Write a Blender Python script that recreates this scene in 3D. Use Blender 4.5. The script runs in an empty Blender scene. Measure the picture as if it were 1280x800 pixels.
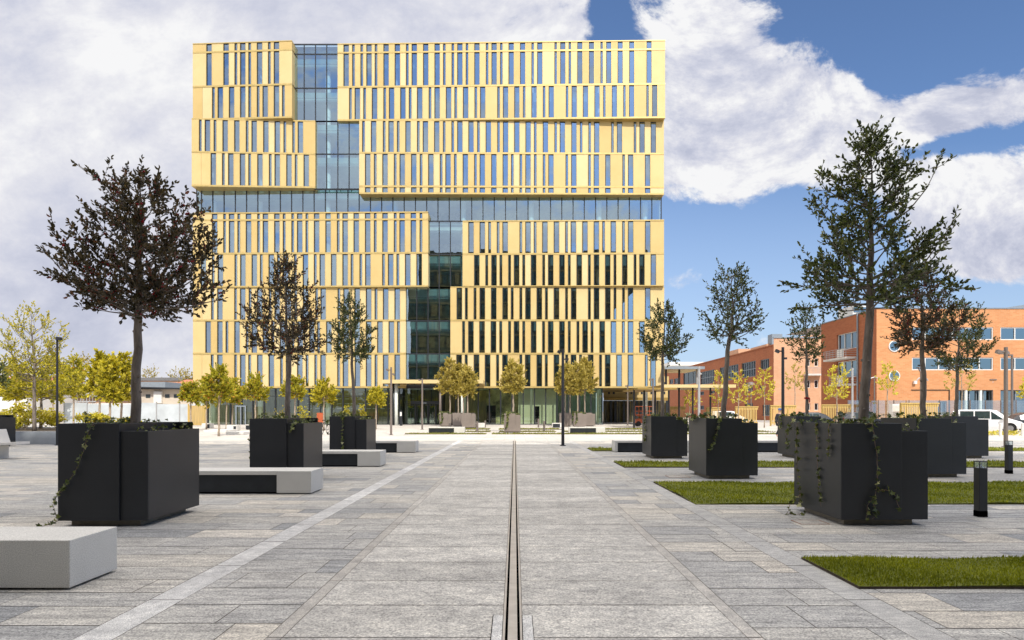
import bpy, bmesh, math, random
from mathutils import Vector, Matrix
R = math.radians
rnd = random.Random(11)
scene = bpy.context.scene
COL = bpy.data.collections.new("Scene"); scene.collection.children.link(COL)

# ------------------------------------------------------------------ camera
F, CX, HY, EYE = 800.0, 643.5, 514.0, 1.6
cam = bpy.data.cameras.new("camera"); co = bpy.data.objects.new("camera", cam)
COL.objects.link(co); scene.camera = co
co.location = (0, 0, EYE); co.rotation_euler = (R(90), 0, 0)
cam.sensor_width = 36; cam.lens = 36 * F / 1280
cam.shift_x = -3.5 / 1280; cam.shift_y = (HY - 400) / 1280
cam.clip_end = 5000; cam.clip_start = 0.05

def gx(px, Y): return (px - CX) * Y / F            # photo column -> metres across at depth Y
def gz(py, Y): return EYE + (HY - py) * Y / F      # photo row -> height at depth Y
def gy(py, z=0.0): return (EYE - z) * F / (py - HY)

# ------------------------------------------------------------------ materials
def newmat(name):
    m = bpy.data.materials.new(name); m.use_nodes = True
    return m, m.node_tree, m.node_tree.nodes["Principled BSDF"]
def setc(sock, c): sock.default_value = (c[0], c[1], c[2], 1)
def ramp(nt, fac, stops):
    r = nt.nodes.new("ShaderNodeValToRGB"); nt.links.new(fac, r.inputs[0])
    e = r.color_ramp.elements
    while len(e) < len(stops): e.new(0.5)
    for k, (p, c) in enumerate(stops):
        e[k].position = p; e[k].color = (c[0], c[1], c[2], 1)
    return r.outputs[0]
def noise(nt, scale, detail=5, rough=0.6, vec=None, dim='3D', sc=None):
    n = nt.nodes.new("ShaderNodeTexNoise"); n.inputs["Scale"].default_value = scale
    n.inputs["Detail"].default_value = detail; n.inputs["Roughness"].default_value = rough
    if vec is None:
        tc = nt.nodes.new("ShaderNodeTexCoord"); vec = tc.outputs["Object"]
    if sc is not None:
        mp = nt.nodes.new("ShaderNodeMapping"); mp.inputs["Scale"].default_value = sc
        nt.links.new(vec, mp.inputs[0]); vec = mp.outputs[0]
    nt.links.new(vec, n.inputs["Vector"])
    return n
def mixc(nt, fac, a, b, mode='MIX'):
    m = nt.nodes.new("ShaderNodeMix"); m.data_type = 'RGBA'; m.blend_type = mode
    for s, v in ((m.inputs[0], fac), (m.inputs[6], a), (m.inputs[7], b)):
        if isinstance(v, bpy.types.NodeSocket): nt.links.new(v, s)
        elif isinstance(v, (int, float)): s.default_value = v
        else: s.default_value = (v[0], v[1], v[2], 1)
    return m.outputs[2]
def math_(nt, op, a, b=None, clamp=False):
    m = nt.nodes.new("ShaderNodeMath"); m.operation = op; m.use_clamp = clamp
    for s, v in zip(m.inputs, (a, b)):
        if v is None: continue
        if isinstance(v, bpy.types.NodeSocket): nt.links.new(v, s)
        else: s.default_value = v
    return m.outputs[0]
def bump(nt, bsdf, h, strength=0.3, dist=0.01):
    b = nt.nodes.new("ShaderNodeBump"); b.inputs["Strength"].default_value = strength
    b.inputs["Distance"].default_value = dist
    nt.links.new(h, b.inputs["Height"]); nt.links.new(b.outputs[0], bsdf.inputs["Normal"])
def mat(name, c, rough=0.6, metal=0.0, var=0.25, scale=3.0, bmp=0.0, spec=0.5, sc=None, fine=None):
    m, nt, b = newmat(name)
    n = noise(nt, scale, sc=sc)
    c0 = [x * (1 - var) for x in c]; c1 = [min(1, x * (1 + var)) for x in c]
    col = ramp(nt, n.outputs[0], [(0.3, c0), (0.7, c1)])
    if fine:
        n2 = noise(nt, fine, detail=2)
        col = mixc(nt, 0.5, col, ramp(nt, n2.outputs[0], [(0.35, [x * 0.55 for x in c]), (0.65, [min(1, x * 1.45) for x in c])]))
        if bmp: bump(nt, b, n2.outputs[0], bmp, 0.004)
    elif bmp: bump(nt, b, n.outputs[0], bmp)
    nt.links.new(col, b.inputs["Base Color"])
    b.inputs["Roughness"].default_value = rough; b.inputs["Metallic"].default_value = metal
    b.inputs["Specular IOR Level"].default_value = spec
    return m
def attr(nt, name="tone"):
    a = nt.nodes.new("ShaderNodeAttribute"); a.attribute_name = name
    return a.outputs["Fac"]

M = {}
# gilded aluminium cladding
m, nt, b = newmat("gold_cladding")
c = ramp(nt, attr(nt), [(0, (.55, .395, .15)), (0.5, (.63, .48, .215)), (1, (.69, .56, .31))])
n = noise(nt, 0.6, 3); c = mixc(nt, 0.25, c, ramp(nt, n.outputs[0], [(0.3, (.58, .41, .145)), (0.7, (.74, .57, .27))]))
nt.links.new(c, b.inputs["Base Color"])
b.inputs["Metallic"].default_value = 0.15; b.inputs["Roughness"].default_value = 0.6
M['gold'] = m
M['gold_trim'] = mat("gold_trim", (.57, .425, .16), 0.4, 0.45, 0.12)
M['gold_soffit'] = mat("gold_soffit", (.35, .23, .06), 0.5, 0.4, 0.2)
M['frame'] = mat("dark_frame", (.028, .032, .038), 0.4, 0.3, 0.2)
def glassmat(name, tint, refl=0.42, rcol=(.80, .90, 1.0)):
    m = bpy.data.materials.new(name); m.use_nodes = True; nt = m.node_tree
    for x in list(nt.nodes):
        if x.type != 'OUTPUT_MATERIAL': nt.nodes.remove(x)
    out = nt.nodes["Material Output"]
    t = nt.nodes.new("ShaderNodeBsdfTransparent"); setc(t.inputs[0], tint)
    g = nt.nodes.new("ShaderNodeBsdfGlossy"); setc(g.inputs[0], rcol); g.inputs["Roughness"].default_value = 0.01
    nn = noise(nt, 0.35, 2); bm = nt.nodes.new("ShaderNodeBump"); bm.inputs["Strength"].default_value = 0.02
    bm.inputs["Distance"].default_value = 0.15
    nt.links.new(nn.outputs[0], bm.inputs["Height"]); nt.links.new(bm.outputs[0], g.inputs["Normal"])
    fr = nt.nodes.new("ShaderNodeLayerWeight"); fr.inputs[0].default_value = 0.5
    f = math_(nt, 'ADD', math_(nt, 'MULTIPLY', math_(nt, 'POWER', fr.outputs["Facing"], 4.0), 0.6), refl + .04, True)
    mx = nt.nodes.new("ShaderNodeMixShader"); nt.links.new(f, mx.inputs[0])
    nt.links.new(t.outputs[0], mx.inputs[1]); nt.links.new(g.outputs[0], mx.inputs[2])
    nt.links.new(mx.outputs[0], out.inputs[0])
    return m
M['glass'] = glassmat("window_glass", (.60, .76, .86), 0.40, (.68, .85, 1.0))
M['cleftglass'] = glassmat("cleft_glass", (.70, .90, .95), 0.36, (.70, .87, 1.0))
M['shopglass'] = glassmat("ground_floor_glass", (.80, .90, .80), 0.10, (.85, .95, .95))
M['lampglass'] = glassmat("lamp_glass", (.8, .85, .85), 0.15)
M['interior'] = mat("interior_ceiling", (.30, .41, .38), 0.8, 0, 0.3, 0.4)
M['interior_wall'] = mat("interior_wall", (.34, .32, .17), 0.8, 0, 0.85, 1.3)
M['pale_wall'] = mat("pale_interior_wall", (.56, .56, .42), 0.8, 0, 0.08, 0.5)
M['white_col'] = mat("white_column_paint", (.82, .86, .80), 0.6, 0, 0.05)
M['grey_wood'] = mat("timber_back_wall", (.34, .29, .15), 0.7, 0, 0.5, 2.5, sc=(4, 4, .2))

# stone slabs, one tone value per slab
def slabmat(name, stops, grain=90, stretch=(1, 5, 1), veins=0.5, rough=0.75):
    m, nt, b = newmat(name)
    base = ramp(nt, attr(nt), stops)
    n1 = noise(nt, 1.6, 8, 0.72, sc=stretch)
    n2 = noise(nt, grain, 3, 0.7)
    n3 = noise(nt, 7.0, 6, 0.75, sc=stretch)
    c = mixc(nt, veins, base, ramp(nt, n1.outputs[0], [(0.30, (.30, .30, .31)), (0.5, (.86, .86, .86)), (0.72, (1.5, 1.48, 1.42))]), 'MULTIPLY')
    c = mixc(nt, 0.55, c, ramp(nt, n3.outputs[0], [(0.32, (.45, .46, .48)), (0.52, (.95, .95, .95)), (0.70, (1.45, 1.43, 1.38))]), 'MULTIPLY')
    c = mixc(nt, 0.85, c, ramp(nt, n2.outputs[0], [(0.34, (.38, .38, .39)), (0.5, (1, 1, 1)), (0.66, (1.6, 1.6, 1.56))]), 'MULTIPLY')
    n5 = noise(nt, 0.22, 4, 0.6)
    c = mixc(nt, 0.5, c, ramp(nt, n5.outputs[0], [(0.35, (.80, .79, .78)), (0.65, (1.12, 1.12, 1.12))]), 'MULTIPLY')
    nt.links.new(c, b.inputs["Base Color"]); b.inputs["Roughness"].default_value = rough
    s = math_(nt, 'ADD', n3.outputs[0], math_(nt, 'MULTIPLY', n2.outputs[0], 0.5))
    bump(nt, b, s, 0.5, 0.006)
    return m
M['lane'] = slabmat("lane_granite", [(0, (.40, .39, .37)), (1, (.555, .54, .51))], 60, (1, 1.8, 1), 0.5)
M['paver'] = slabmat("stone_paver", [(0, (.30, .31, .32)), (0.3, (.40, .40, .395)), (0.6, (.48, .47, .445)), (0.85, (.56, .525, .465)), (1, (.60, .57, .52))], 70, (1, 6, 1), 0.7)
M['strip'] = slabmat("pale_granite_strip", [(0, (.52, .52, .52)), (1, (.63, .63, .62))], 110, (1, 1, 1), 0.25)
M['strip_dull'] = slabmat("grey_granite_strip", [(0, (.40, .40, .395)), (1, (.49, .485, .47))], 110, (1, 3, 1), 0.4)
M['thin'] = slabmat("edge_strip", [(0, (.42, .40, .37)), (1, (.50, .48, .45))], 120, (1, 1, 1), 0.3)
M['joint'] = mat("joint_sand", (.11, .09, .075), 0.95, 0, 0.3, 8)
# sunlit plaza with fine joints
m, nt, b = newmat("plaza_stone")
tc = nt.nodes.new("ShaderNodeTexCoord")
br = nt.nodes.new("ShaderNodeTexBrick"); nt.links.new(tc.outputs["Object"], br.inputs["Vector"])
br.inputs["Scale"].default_value = 1.0; br.inputs["Brick Width"].default_value = 1.2; br.inputs["Row Height"].default_value = 0.6
br.inputs["Mortar Size"].default_value = 0.012
setc(br.inputs["Color1"], (.50, .475, .44)); setc(br.inputs["Color2"], (.60, .57, .53)); setc(br.inputs["Mortar"], (.27, .25, .225))
n = noise(nt, 0.5, 6, 0.7); c = mixc(nt, 0.6, br.outputs[0], ramp(nt, n.outputs[0], [(0.3, (.72, .70, .68)), (0.7, (1.15, 1.14, 1.12))]), 'MULTIPLY')
nt.links.new(c, b.inputs["Base Color"]); b.inputs["Roughness"].default_value = 0.8
M['plaza'] = m
M['ground'] = mat("bare_ground", (.34, .31, .26), 0.95, 0, 0.25, 0.2)
M['asphalt'] = mat("asphalt", (.16, .16, .165), 0.9, 0, 0.2, 0.6, fine=40)
M['kerb'] = mat("kerb_stone", (.52, .51, .49), 0.8, 0, 0.15, 1)
M['slot'] = mat("drain_slot_black", (.003, .003, .003), 0.9, 0, 0.2, spec=0.0)
M['steel'] = mat("drain_steel", (.50, .47, .44), 0.45, 0.5, 0.15, 6)
M['concrete'] = mat("smooth_concrete", (.60, .59, .555), 0.75, 0, 0.10, 2.2, bmp=0.25, fine=120)
M['concrete_w'] = mat("pale_concrete", (.66, .64, .60), 0.75, 0, 0.08, 2)
M['plinth'] = mat("planter_plinth_stone", (.24, .21, .16), 0.85, 0, 0.2, 6)
M['black_steel'] = mat("dark_powder_coat", (.019, .021, .025), 0.42, 0.0, 0.3, 1.5, bmp=0.1, spec=0.5, fine=160)
M['bench_dark'] = mat("bench_black_panel", (.018, .022, .027), 0.5, 0, 0.25, 3, spec=0.4)
M['soil'] = mat("soil", (.055, .04, .028), 0.95, 0, 0.4, 12, bmp=0.8)
M['bark'] = mat("grey_brown_bark", (.20, .165, .135), 0.9, 0, 0.45, 14, bmp=0.9, sc=(1, 1, .25))
M['bark_pale'] = mat("pale_bark", (.36, .29, .22), 0.9, 0, 0.3, 10)
M['wood'] = mat("young_vine_stem", (.20, .135, .085), 0.8, 0, 0.3, 20)
M['granite'] = mat("grey_granite_wall", (.30, .33, .37), 0.75, 0, 0.12, 3, fine=60)
M['pole_black'] = mat("black_pole_paint", (.018, .018, .022), 0.45, 0.1, 0.15)
M['pole_grey'] = mat("bronze_grey_pole", (.20, .165, .145), 0.5, 0.3, 0.12)
M['pole_pale'] = mat("galvanised_pole", (.42, .42, .42), 0.5, 0.4, 0.12)
M['white'] = mat("white_paint", (.78, .77, .74), 0.5, 0, 0.05)
M['grey_metal'] = mat("grey_metal_roof", (.26, .30, .34), 0.5, 0.3, 0.1)
M['orange'] = mat("orange_machine_paint", (.42, .09, .03), 0.5, 0, 0.15)
M['red_plastic'] = mat("berry_red", (.30, .012, .012), 0.35, 0, 0.2, 30)
M['sign_blue'] = mat("plate_blue", (.05, .14, .5), 0.5)
def leafmat(name, stops, rough=0.45, trans=0.25):
    m, nt, b = newmat(name)
    c = ramp(nt, attr(nt), stops); nt.links.new(c, b.inputs["Base Color"])
    b.inputs["Roughness"].default_value = rough
    out = nt.nodes["Material Output"]
    tr = nt.nodes.new("ShaderNodeBsdfTranslucent"); nt.links.new(mixc(nt, 1.0, c, (1.15, 1.2, .7), 'MULTIPLY'), tr.inputs[0])
    mx = nt.nodes.new("ShaderNodeMixShader"); mx.inputs[0].default_value = trans
    nt.links.new(b.outputs[0], mx.inputs[1]); nt.links.new(tr.outputs[0], mx.inputs[2]); nt.links.new(mx.outputs[0], out.inputs[0])
    return m
M['holly'] = leafmat("holly_leaf", [(0, (.020, .028, .010)), (0.45, (.085, .112, .028)), (0.8, (.20, .23, .06)), (1, (.20, .17, .04))], 0.33, 0.15)
M['holly_red'] = leafmat("holly_leaf_bronze", [(0, (.020, .018, .012)), (0.4, (.075, .062, .032)), (0.75, (.16, .11, .055)), (1, (.27, .085, .055))], 0.33, 0.25)
M['maple'] = leafmat("golden_leaf", [(0, (.13, .14, .012)), (0.4, (.36, .32, .02)), (0.7, (.60, .50, .035)), (1, (.80, .70, .10))], 0.6, 0.4)
M['green_gold'] = leafmat("green_gold_leaf", [(0, (.15, .16, .01)), (0.5, (.38, .35, .02)), (0.85, (.58, .49, .04)), (1, (.62, .25, .05))], 0.6, 0.35)
M['olive'] = leafmat("olive_gold_leaf", [(0, (.22, .175, .035)), (0.5, (.46, .37, .08)), (1, (.68, .56, .17))], 0.6, 0.35)
M['yellow'] = leafmat("yellow_shrub_leaf", [(0, (.24, .22, .02)), (0.4, (.52, .44, .04)), (0.7, (.70, .60, .08)), (1, (.84, .76, .20))], 0.6, 0.4)
M['ivy'] = leafmat("ivy_leaf", [(0, (.03, .045, .012)), (0.5, (.09, .115, .025)), (0.85, (.22, .24, .06)), (1, (.55, .54, .28))], 0.5, 0.25)
M['grass'] = leafmat("grass_blade", [(0, (.12, .14, .004)), (0.5, (.24, .26, .006)), (1, (.46, .46, .03))], 0.6, 0.3)
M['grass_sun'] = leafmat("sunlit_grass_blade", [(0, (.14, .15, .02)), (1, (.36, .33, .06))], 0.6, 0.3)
def brickmat(name, c1, c2, mortar, scale=1.0):
    m, nt, b = newmat(name)
    tc = nt.nodes.new("ShaderNodeTexCoord")
    sp = nt.nodes.new("ShaderNodeSeparateXYZ"); nt.links.new(tc.outputs["Object"], sp.inputs[0])
    cb = nt.nodes.new("ShaderNodeCombineXYZ")
    nt.links.new(math_(nt, 'ADD', sp.outputs[0], sp.outputs[1]), cb.inputs[0]); nt.links.new(sp.outputs[2], cb.inputs[1])
    br = nt.nodes.new("ShaderNodeTexBrick"); nt.links.new(cb.outputs[0], br.inputs["Vector"])
    br.inputs["Scale"].default_value = scale; br.inputs["Brick Width"].default_value = 0.5; br.inputs["Row Height"].default_value = 0.16
    br.inputs["Mortar Size"].default_value = 0.015
    setc(br.inputs["Color1"], c1); setc(br.inputs["Color2"], c2); setc(br.inputs["Mortar"], mortar)
    n = noise(nt, 0.35, 5, 0.65)
    c = mixc(nt, 0.6, br.outputs[0], ramp(nt, n.outputs[0], [(0.3, (.82, .80, .78)), (0.7, (1.12, 1.10, 1.08))]), 'MULTIPLY')
    nt.links.new(c, b.inputs["Base Color"]); b.inputs["Roughness"].default_value = 0.85
    return m
M['brick'] = brickmat("shaded_red_brick", (.36, .105, .040), (.43, .14, .055), (.33, .15, .08))  # side-wall brick, the weaker light on west faces darkened into its colour
M['brick_o'] = brickmat("orange_brick", (.60, .255, .10), (.68, .32, .14), (.60, .34, .18))
M['brick_p'] = brickmat("peach_brick", (.66, .35, .20), (.70, .40, .24), (.66, .42, .28))
M['render_pink'] = mat("pink_render", (.55, .36, .25), 0.85, 0, 0.2, 0.5)
M['render_pale'] = mat("pale_render", (.62, .55, .46), 0.85, 0, 0.12, 0.4)
M['tiles'] = mat("red_roof_tiles", (.42, .15, .08), 0.85, 0, 0.3, 1.5)
M['fence_sheet'] = mat("translucent_fence_sheet", (.48, .52, .54), 0.6, 0, 0.15, 0.7)
M['timber_gold'] = mat("golden_timber_slats", (.60, .42, .14), 0.6, 0.15, 0.2, 2, sc=(6, 6, .3))
M['winglass2'] = glassmat("dark_muntin_glass", (.10, .14, .15), 0.04, (.7, .8, .85))
M['winglass'] = glassmat("brick_block_glass", (.10, .16, .20), 0.30, (.6, .8, .9))
M['dark_block'] = mat("dark_office_cladding", (.060, .052, .036), 0.7, 0, 0.5, 0.25)
M['dark_block2'] = mat("bronze_office_cladding", (.20, .15, .06), 0.7, 0, 0.3, 0.3)
M['dark_glass'] = mat("dark_office_glass", (.03, .06, .055), 0.3, 0, 0.6, 0.3)
M['skin'] = mat("skin", (.50, .30, .21), 0.6, 0, 0.05)
M['cloth_dark'] = mat("dark_navy_cloth", (.018, .020, .030), 0.9, 0, 0.2)
M['cloth_blue'] = mat("blue_cap_cloth", (.06, .12, .30), 0.9, 0, 0.2)
M['car_white'] = mat("white_car_paint", (.78, .78, .78), 0.25, 0, 0.02)
M['car_dark'] = mat("charcoal_car_paint", (.03, .033, .04), 0.25, 0, 0.05)
M['car_glass'] = mat("car_window_glass", (.03, .045, .045), 0.08, 0, 0.3)
M['rubber'] = mat("tyre_rubber", (.015, .015, .015), 0.9)
M['rust'] = mat("rusty_edge", (.20, .075, .03), .8)
M['rim'] = mat("alloy_rim", (.35, .35, .36), 0.35, 0.7, 0.1)
M['lamp_clear'] = mat("headlamp_clear", (.6, .62, .65), 0.1, 0, 0.1)
M['lamp_orange'] = mat("indicator_orange", (.8, .25, .04), 0.3)

# ------------------------------------------------------------------ mesh helper
class MB:
    def __init__(s): s.v = []; s.f = []; s.m = []; s.t = []; s.mats = []
    def mi(s, m):
        if m not in s.mats: s.mats.append(m)
        return s.mats.index(m)
    def face(s, pts, m, tone=0.5):
        k = len(s.v); s.v += [tuple(p) for p in pts]; s.f.append(tuple(range(k, k + len(pts))))
        s.m.append(s.mi(m)); s.t.append(tone)
    def hexa(s, c, m, tone=0.5, skip=()):
        k = len(s.v); s.v += [tuple(p) for p in c]
        for n, q in enumerate(((3, 2, 1, 0), (4, 5, 6, 7), (0, 1, 5, 4), (1, 2, 6, 5), (2, 3, 7, 6), (3, 0, 4, 7))):
            if n in skip: continue
            s.f.append(tuple(k + i for i in q)); s.m.append(s.mi(m)); s.t.append(tone)
    def box(s, x0, x1, y0, y1, z0, z1, m, tone=0.5):
        s.hexa([(x0, y0, z0), (x1, y0, z0), (x1, y1, z0), (x0, y1, z0), (x0, y0, z1), (x1, y0, z1), (x1, y1, z1), (x0, y1, z1)], m, tone)
    def tube(s, pts, rad, m, n=6, tone=0.5, cap=True):
        pts = [Vector(p) for p in pts]; k0 = len(s.v); mi = s.mi(m)
        if not isinstance(rad, (list, tuple)): rad = [rad] * len(pts)
        up = None
        for i, p in enumerate(pts):
            d = (pts[min(i + 1, len(pts) - 1)] - pts[max(i - 1, 0)])
            d = d.normalized() if d.length > 1e-9 else Vector((0, 0, 1))
            if up is None: up = Vector((1, 0, 0)) if abs(d.x) < 0.8 else Vector((0, 1, 0))
            a = d.cross(up).normalized(); b2 = a.cross(d).normalized(); up = b2
            for j in range(n):
                t = 2 * math.pi * j / n
                s.v.append(tuple(p + (a * math.cos(t) + b2 * math.sin(t)) * rad[i]))
        for i in range(len(pts) - 1):
            for j in range(n):
                a0 = k0 + i * n + j; a1 = k0 + i * n + (j + 1) % n
                s.f.append((a0, a1, a1 + n, a0 + n)); s.m.append(mi); s.t.append(tone)
        if cap:
            s.f.append(tuple(k0 + j for j in range(n))[::-1]); s.m.append(mi); s.t.append(tone)
            kk = k0 + (len(pts) - 1) * n
            s.f.append(tuple(kk + j for j in range(n))); s.m.append(mi); s.t.append(tone)
    def ball(s, c, r, m, n=6, k=4, sz=1.0):
        pts = []; rr = []
        for i in range(k + 1):
            t = -math.pi / 2 + math.pi * i / k
            pts.append((c[0], c[1], c[2] + r * sz * math.sin(t))); rr.append(max(1e-4, r * math.cos(t)))
        s.tube(pts, rr, m, n, cap=False)
    def obj(s, name, parent=None, loc=None, smooth=False, bevel=0):
        me = bpy.data.meshes.new(name); me.from_pydata(s.v, [], s.f)
        for mm in s.mats: me.materials.append(M[mm])
        me.polygons.foreach_set("material_index", s.m)
        a = me.attributes.new("tone", 'FLOAT', 'FACE'); a.data.foreach_set("value", s.t)
        if smooth: me.polygons.foreach_set("use_smooth", [True] * len(s.f))
        me.update()
        o = bpy.data.objects.new(name, me); COL.objects.link(o)
        if parent is not None: o.parent = parent
        if loc is not None: o.location = loc
        if bevel:
            md = o.modifiers.new("edge", 'BEVEL'); md.width = bevel; md.segments = 2; md.limit_method = 'ANGLE'
        return o
def tag(o, label=None, cat=None, group=None, kind=None):
    if label: o['label'] = label
    if cat: o['category'] = cat
    if group: o['group'] = group
    if kind: o['kind'] = kind
    return o
def thing(name, label, cat, loc=(0, 0, 0), rz=0, group=None):
    o = bpy.data.objects.new(name, None); COL.objects.link(o); o.location = loc; o.rotation_euler = (0, 0, rz)
    return tag(o, label, cat, group)
def copy_tree(o, parent=None):
    c = o.copy(); COL.objects.link(c)
    if parent is not None: c.parent = parent
    for ch in list(o.children): copy_tree(ch, c)
    return c
def structure(o): o['kind'] = 'structure'; return o

# ------------------------------------------------------------------ sky and sun
SUN_EL, SUN_AZ = R(44), R(17)       # sun stands behind the camera, a little to the right
sv = Vector((math.sin(SUN_AZ) * math.cos(SUN_EL), -math.cos(SUN_AZ) * math.cos(SUN_EL), math.sin(SUN_EL)))
sl = bpy.data.lights.new("sun", 'SUN'); so = bpy.data.objects.new("sun", sl); COL.objects.link(so)
sl.energy = 3.8; sl.angle = R(0.5); sl.color = (1.0, .93, .82)
so.rotation_euler = (-sv).to_track_quat('-Z', 'Y').to_euler(); so.location = (0, -30, 60)

w = bpy.data.worlds.new("World"); scene.world = w; w.use_nodes = True; nt = w.node_tree
bg = nt.nodes["Background"]; bg.inputs[1].default_value = 0.10
sky = nt.nodes.new("ShaderNodeTexSky"); sky.sky_type = 'NISHITA'; sky.sun_disc = False
sky.sun_elevation = SUN_EL; sky.sun_rotation = math.atan2(sv.x, sv.y)
sky.air_density = 1.0; sky.dust_density = 0.8; sky.ozone_density = 1.5
tc = nt.nodes.new("ShaderNodeTexCoord"); sp = nt.nodes.new("ShaderNodeSeparateXYZ"); nt.links.new(tc.outputs["Generated"], sp.inputs[0])
ay = math_(nt, 'MAXIMUM', math_(nt, 'ABSOLUTE', sp.outputs[1]), 0.12)
U = math_(nt, 'DIVIDE', sp.outputs[0], ay); V = math_(nt, 'DIVIDE', sp.outputs[2], ay)
cb = nt.nodes.new("ShaderNodeCombineXYZ"); nt.links.new(U, cb.inputs[0]); nt.links.new(V, cb.inputs[1])
nt.links.new(math_(nt, 'MULTIPLY', math_(nt, 'SIGN', sp.outputs[1]), 0.35), cb.inputs[2])
mp = nt.nodes.new("ShaderNodeMapping"); mp.inputs["Scale"].default_value = (1.0, 1.35, 1); mp.inputs["Rotation"].default_value = (0, 0, R(-12))
mp.inputs["Location"].default_value = (3.1, 1.7, 0)
nt.links.new(cb.outputs[0], mp.inputs[0])
n1 = noise(nt, 4.2, 11, 0.65, vec=mp.outputs[0]); n1.inputs["Distortion"].default_value = 0.25
n2 = noise(nt, 2.6, 8, 0.6, vec=mp.outputs[0]); n3 = noise(nt, 9.0, 8, 0.62, vec=mp.outputs[0])
def blob(px, py, rx, ry, amp, ang=0):
    u0, v0 = (px - CX) / F, (HY - py) / F
    du = math_(nt, 'SUBTRACT', U, u0); dv = math_(nt, 'SUBTRACT', V, v0)
    ca, sa = math.cos(R(ang)), math.sin(R(ang))
    a = math_(nt, 'ADD', math_(nt, 'MULTIPLY', du, ca * F / rx), math_(nt, 'MULTIPLY', dv, sa * F / rx))
    b2 = math_(nt, 'ADD', math_(nt, 'MULTIPLY', du, -sa * F / ry), math_(nt, 'MULTIPLY', dv, ca * F / ry))
    d = math_(nt, 'ADD', math_(nt, 'MULTIPLY', a, a), math_(nt, 'MULTIPLY', b2, b2))
    e = math_(nt, 'POWER', 2.718, math_(nt, 'MULTIPLY', d, -1.0))
    return math_(nt, 'MULTIPLY', e, amp)
cov = math_(nt, 'MULTIPLY', math_(nt, 'SUBTRACT', n1.outputs[0], 0.5), 2.9)
left = nt.nodes.new("ShaderNodeMapRange"); nt.links.new(U, left.inputs[0]); left.interpolation_type = 'SMOOTHSTEP'
left.inputs[1].default_value = 0.30; left.inputs[2].default_value = -0.25; left.inputs[3].default_value = -0.22; left.inputs[4].default_value = 0.9
front = math_(nt, 'GREATER_THAN', sp.outputs[1], 0.0)
bk = nt.nodes.new("ShaderNodeMapRange"); nt.links.new(U, bk.inputs[0]); bk.inputs[1].default_value = -0.35; bk.inputs[2].default_value = 0.25
bk.inputs[3].default_value = 0.45; bk.inputs[4].default_value = 0.02
cov = math_(nt, 'ADD', cov, math_(nt, 'MULTIPLY', front, left.outputs[0]))
cov = math_(nt, 'ADD', cov, math_(nt, 'MULTIPLY', math_(nt, 'SUBTRACT', 1.0, front), bk.outputs[0]))
for a in ((935, 160, 135, 95, 1.15, 12), (1045, 105, 70, 55, .55), (880, 20, 60, 40, .55), (1010, 15, 90, 26, .16), (1205, 135, 120, 44, 1.1, 14),
          (1225, 250, 100, 75, 1.15), (1245, 325, 75, 34, 1.15), (1010, 200, 70, 30, .38), (862, 350, 45, 22, .42), (950, 335, 28, 14, .40), (865, 300, 26, 9, .22),
          (740, 40, 60, 60, .10), (1000, 300, 130, 60, -.38), (1190, 55, 110, 45, -.45), (850, 265, 60, 30, -.30), (1100, 330, 50, 60, -.1),
          (1190, 370, 90, 20, -.35), (762, 15, 22, 60, -.95), (1185, 182, 85, 14, -.75, 8), (1118, 82, 34, 30, -.55), (985, 250, 40, 30, -.3)):
    cov = math_(nt, 'ADD', cov, blob(*a))
mask = nt.nodes.new("ShaderNodeMapRange"); nt.links.new(cov, mask.inputs[0]); mask.interpolation_type = 'SMOOTHSTEP'
mask.inputs[1].default_value = 0.02; mask.inputs[2].default_value = 0.34
shade = math_(nt, 'ADD', math_(nt, 'MULTIPLY', n2.outputs[0], 0.75), math_(nt, 'MULTIPLY', n3.outputs[0], 0.25))
# thick cores are greyer, thin rims brighter
core = nt.nodes.new("ShaderNodeMapRange"); nt.links.new(cov, core.inputs[0])
core.inputs[1].default_value = 0.2; core.inputs[2].default_value = 1.8; core.inputs[3].default_value = 0.05; core.inputs[4].default_value = 0.0
shade = math_(nt, 'ADD', shade, core.outputs[0])
mp2 = nt.nodes.new("ShaderNodeMapping"); mp2.inputs["Location"].default_value = (.012, .045, 0); nt.links.new(mp.outputs[0], mp2.inputs[0])
n1b = noise(nt, 4.2, 11, 0.65, vec=mp2.outputs[0]); n1b.inputs["Distortion"].default_value = 0.25
rk = nt.nodes.new("ShaderNodeMapRange"); nt.links.new(U, rk.inputs[0]); rk.inputs[1].default_value = -0.15; rk.inputs[2].default_value = 0.2
rk.inputs[3].default_value = 0.5; rk.inputs[4].default_value = 1.5
relief = math_(nt, 'MULTIPLY', math_(nt, 'SUBTRACT', n1.outputs[0], n1b.outputs[0]), rk.outputs[0])
shade = math_(nt, 'ADD', shade, relief)
cc = ramp(nt, shade, [(0.34, (5.0, 5.3, 6.6)), (0.46, (6.3, 6.5, 7.6)), (0.56, (7.7, 7.75, 8.4)), (0.66, (9.3, 9.3, 9.4))])
skyc = mixc(nt, 1.0, sky.outputs[0], (1.05, 1.22, 1.48), 'MULTIPLY')
# haze towards the horizon
hz = nt.nodes.new("ShaderNodeMapRange"); nt.links.new(V, hz.inputs[0]); hz.inputs[1].default_value = 0.0; hz.inputs[2].default_value = 0.42
hz.inputs[3].default_value = 0.75; hz.inputs[4].default_value = 0.0
skyc = mixc(nt, hz.outputs[0], skyc, (5.4, 6.7, 8.8))
allc = mixc(nt, mask.outputs[0], skyc, cc)
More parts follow.
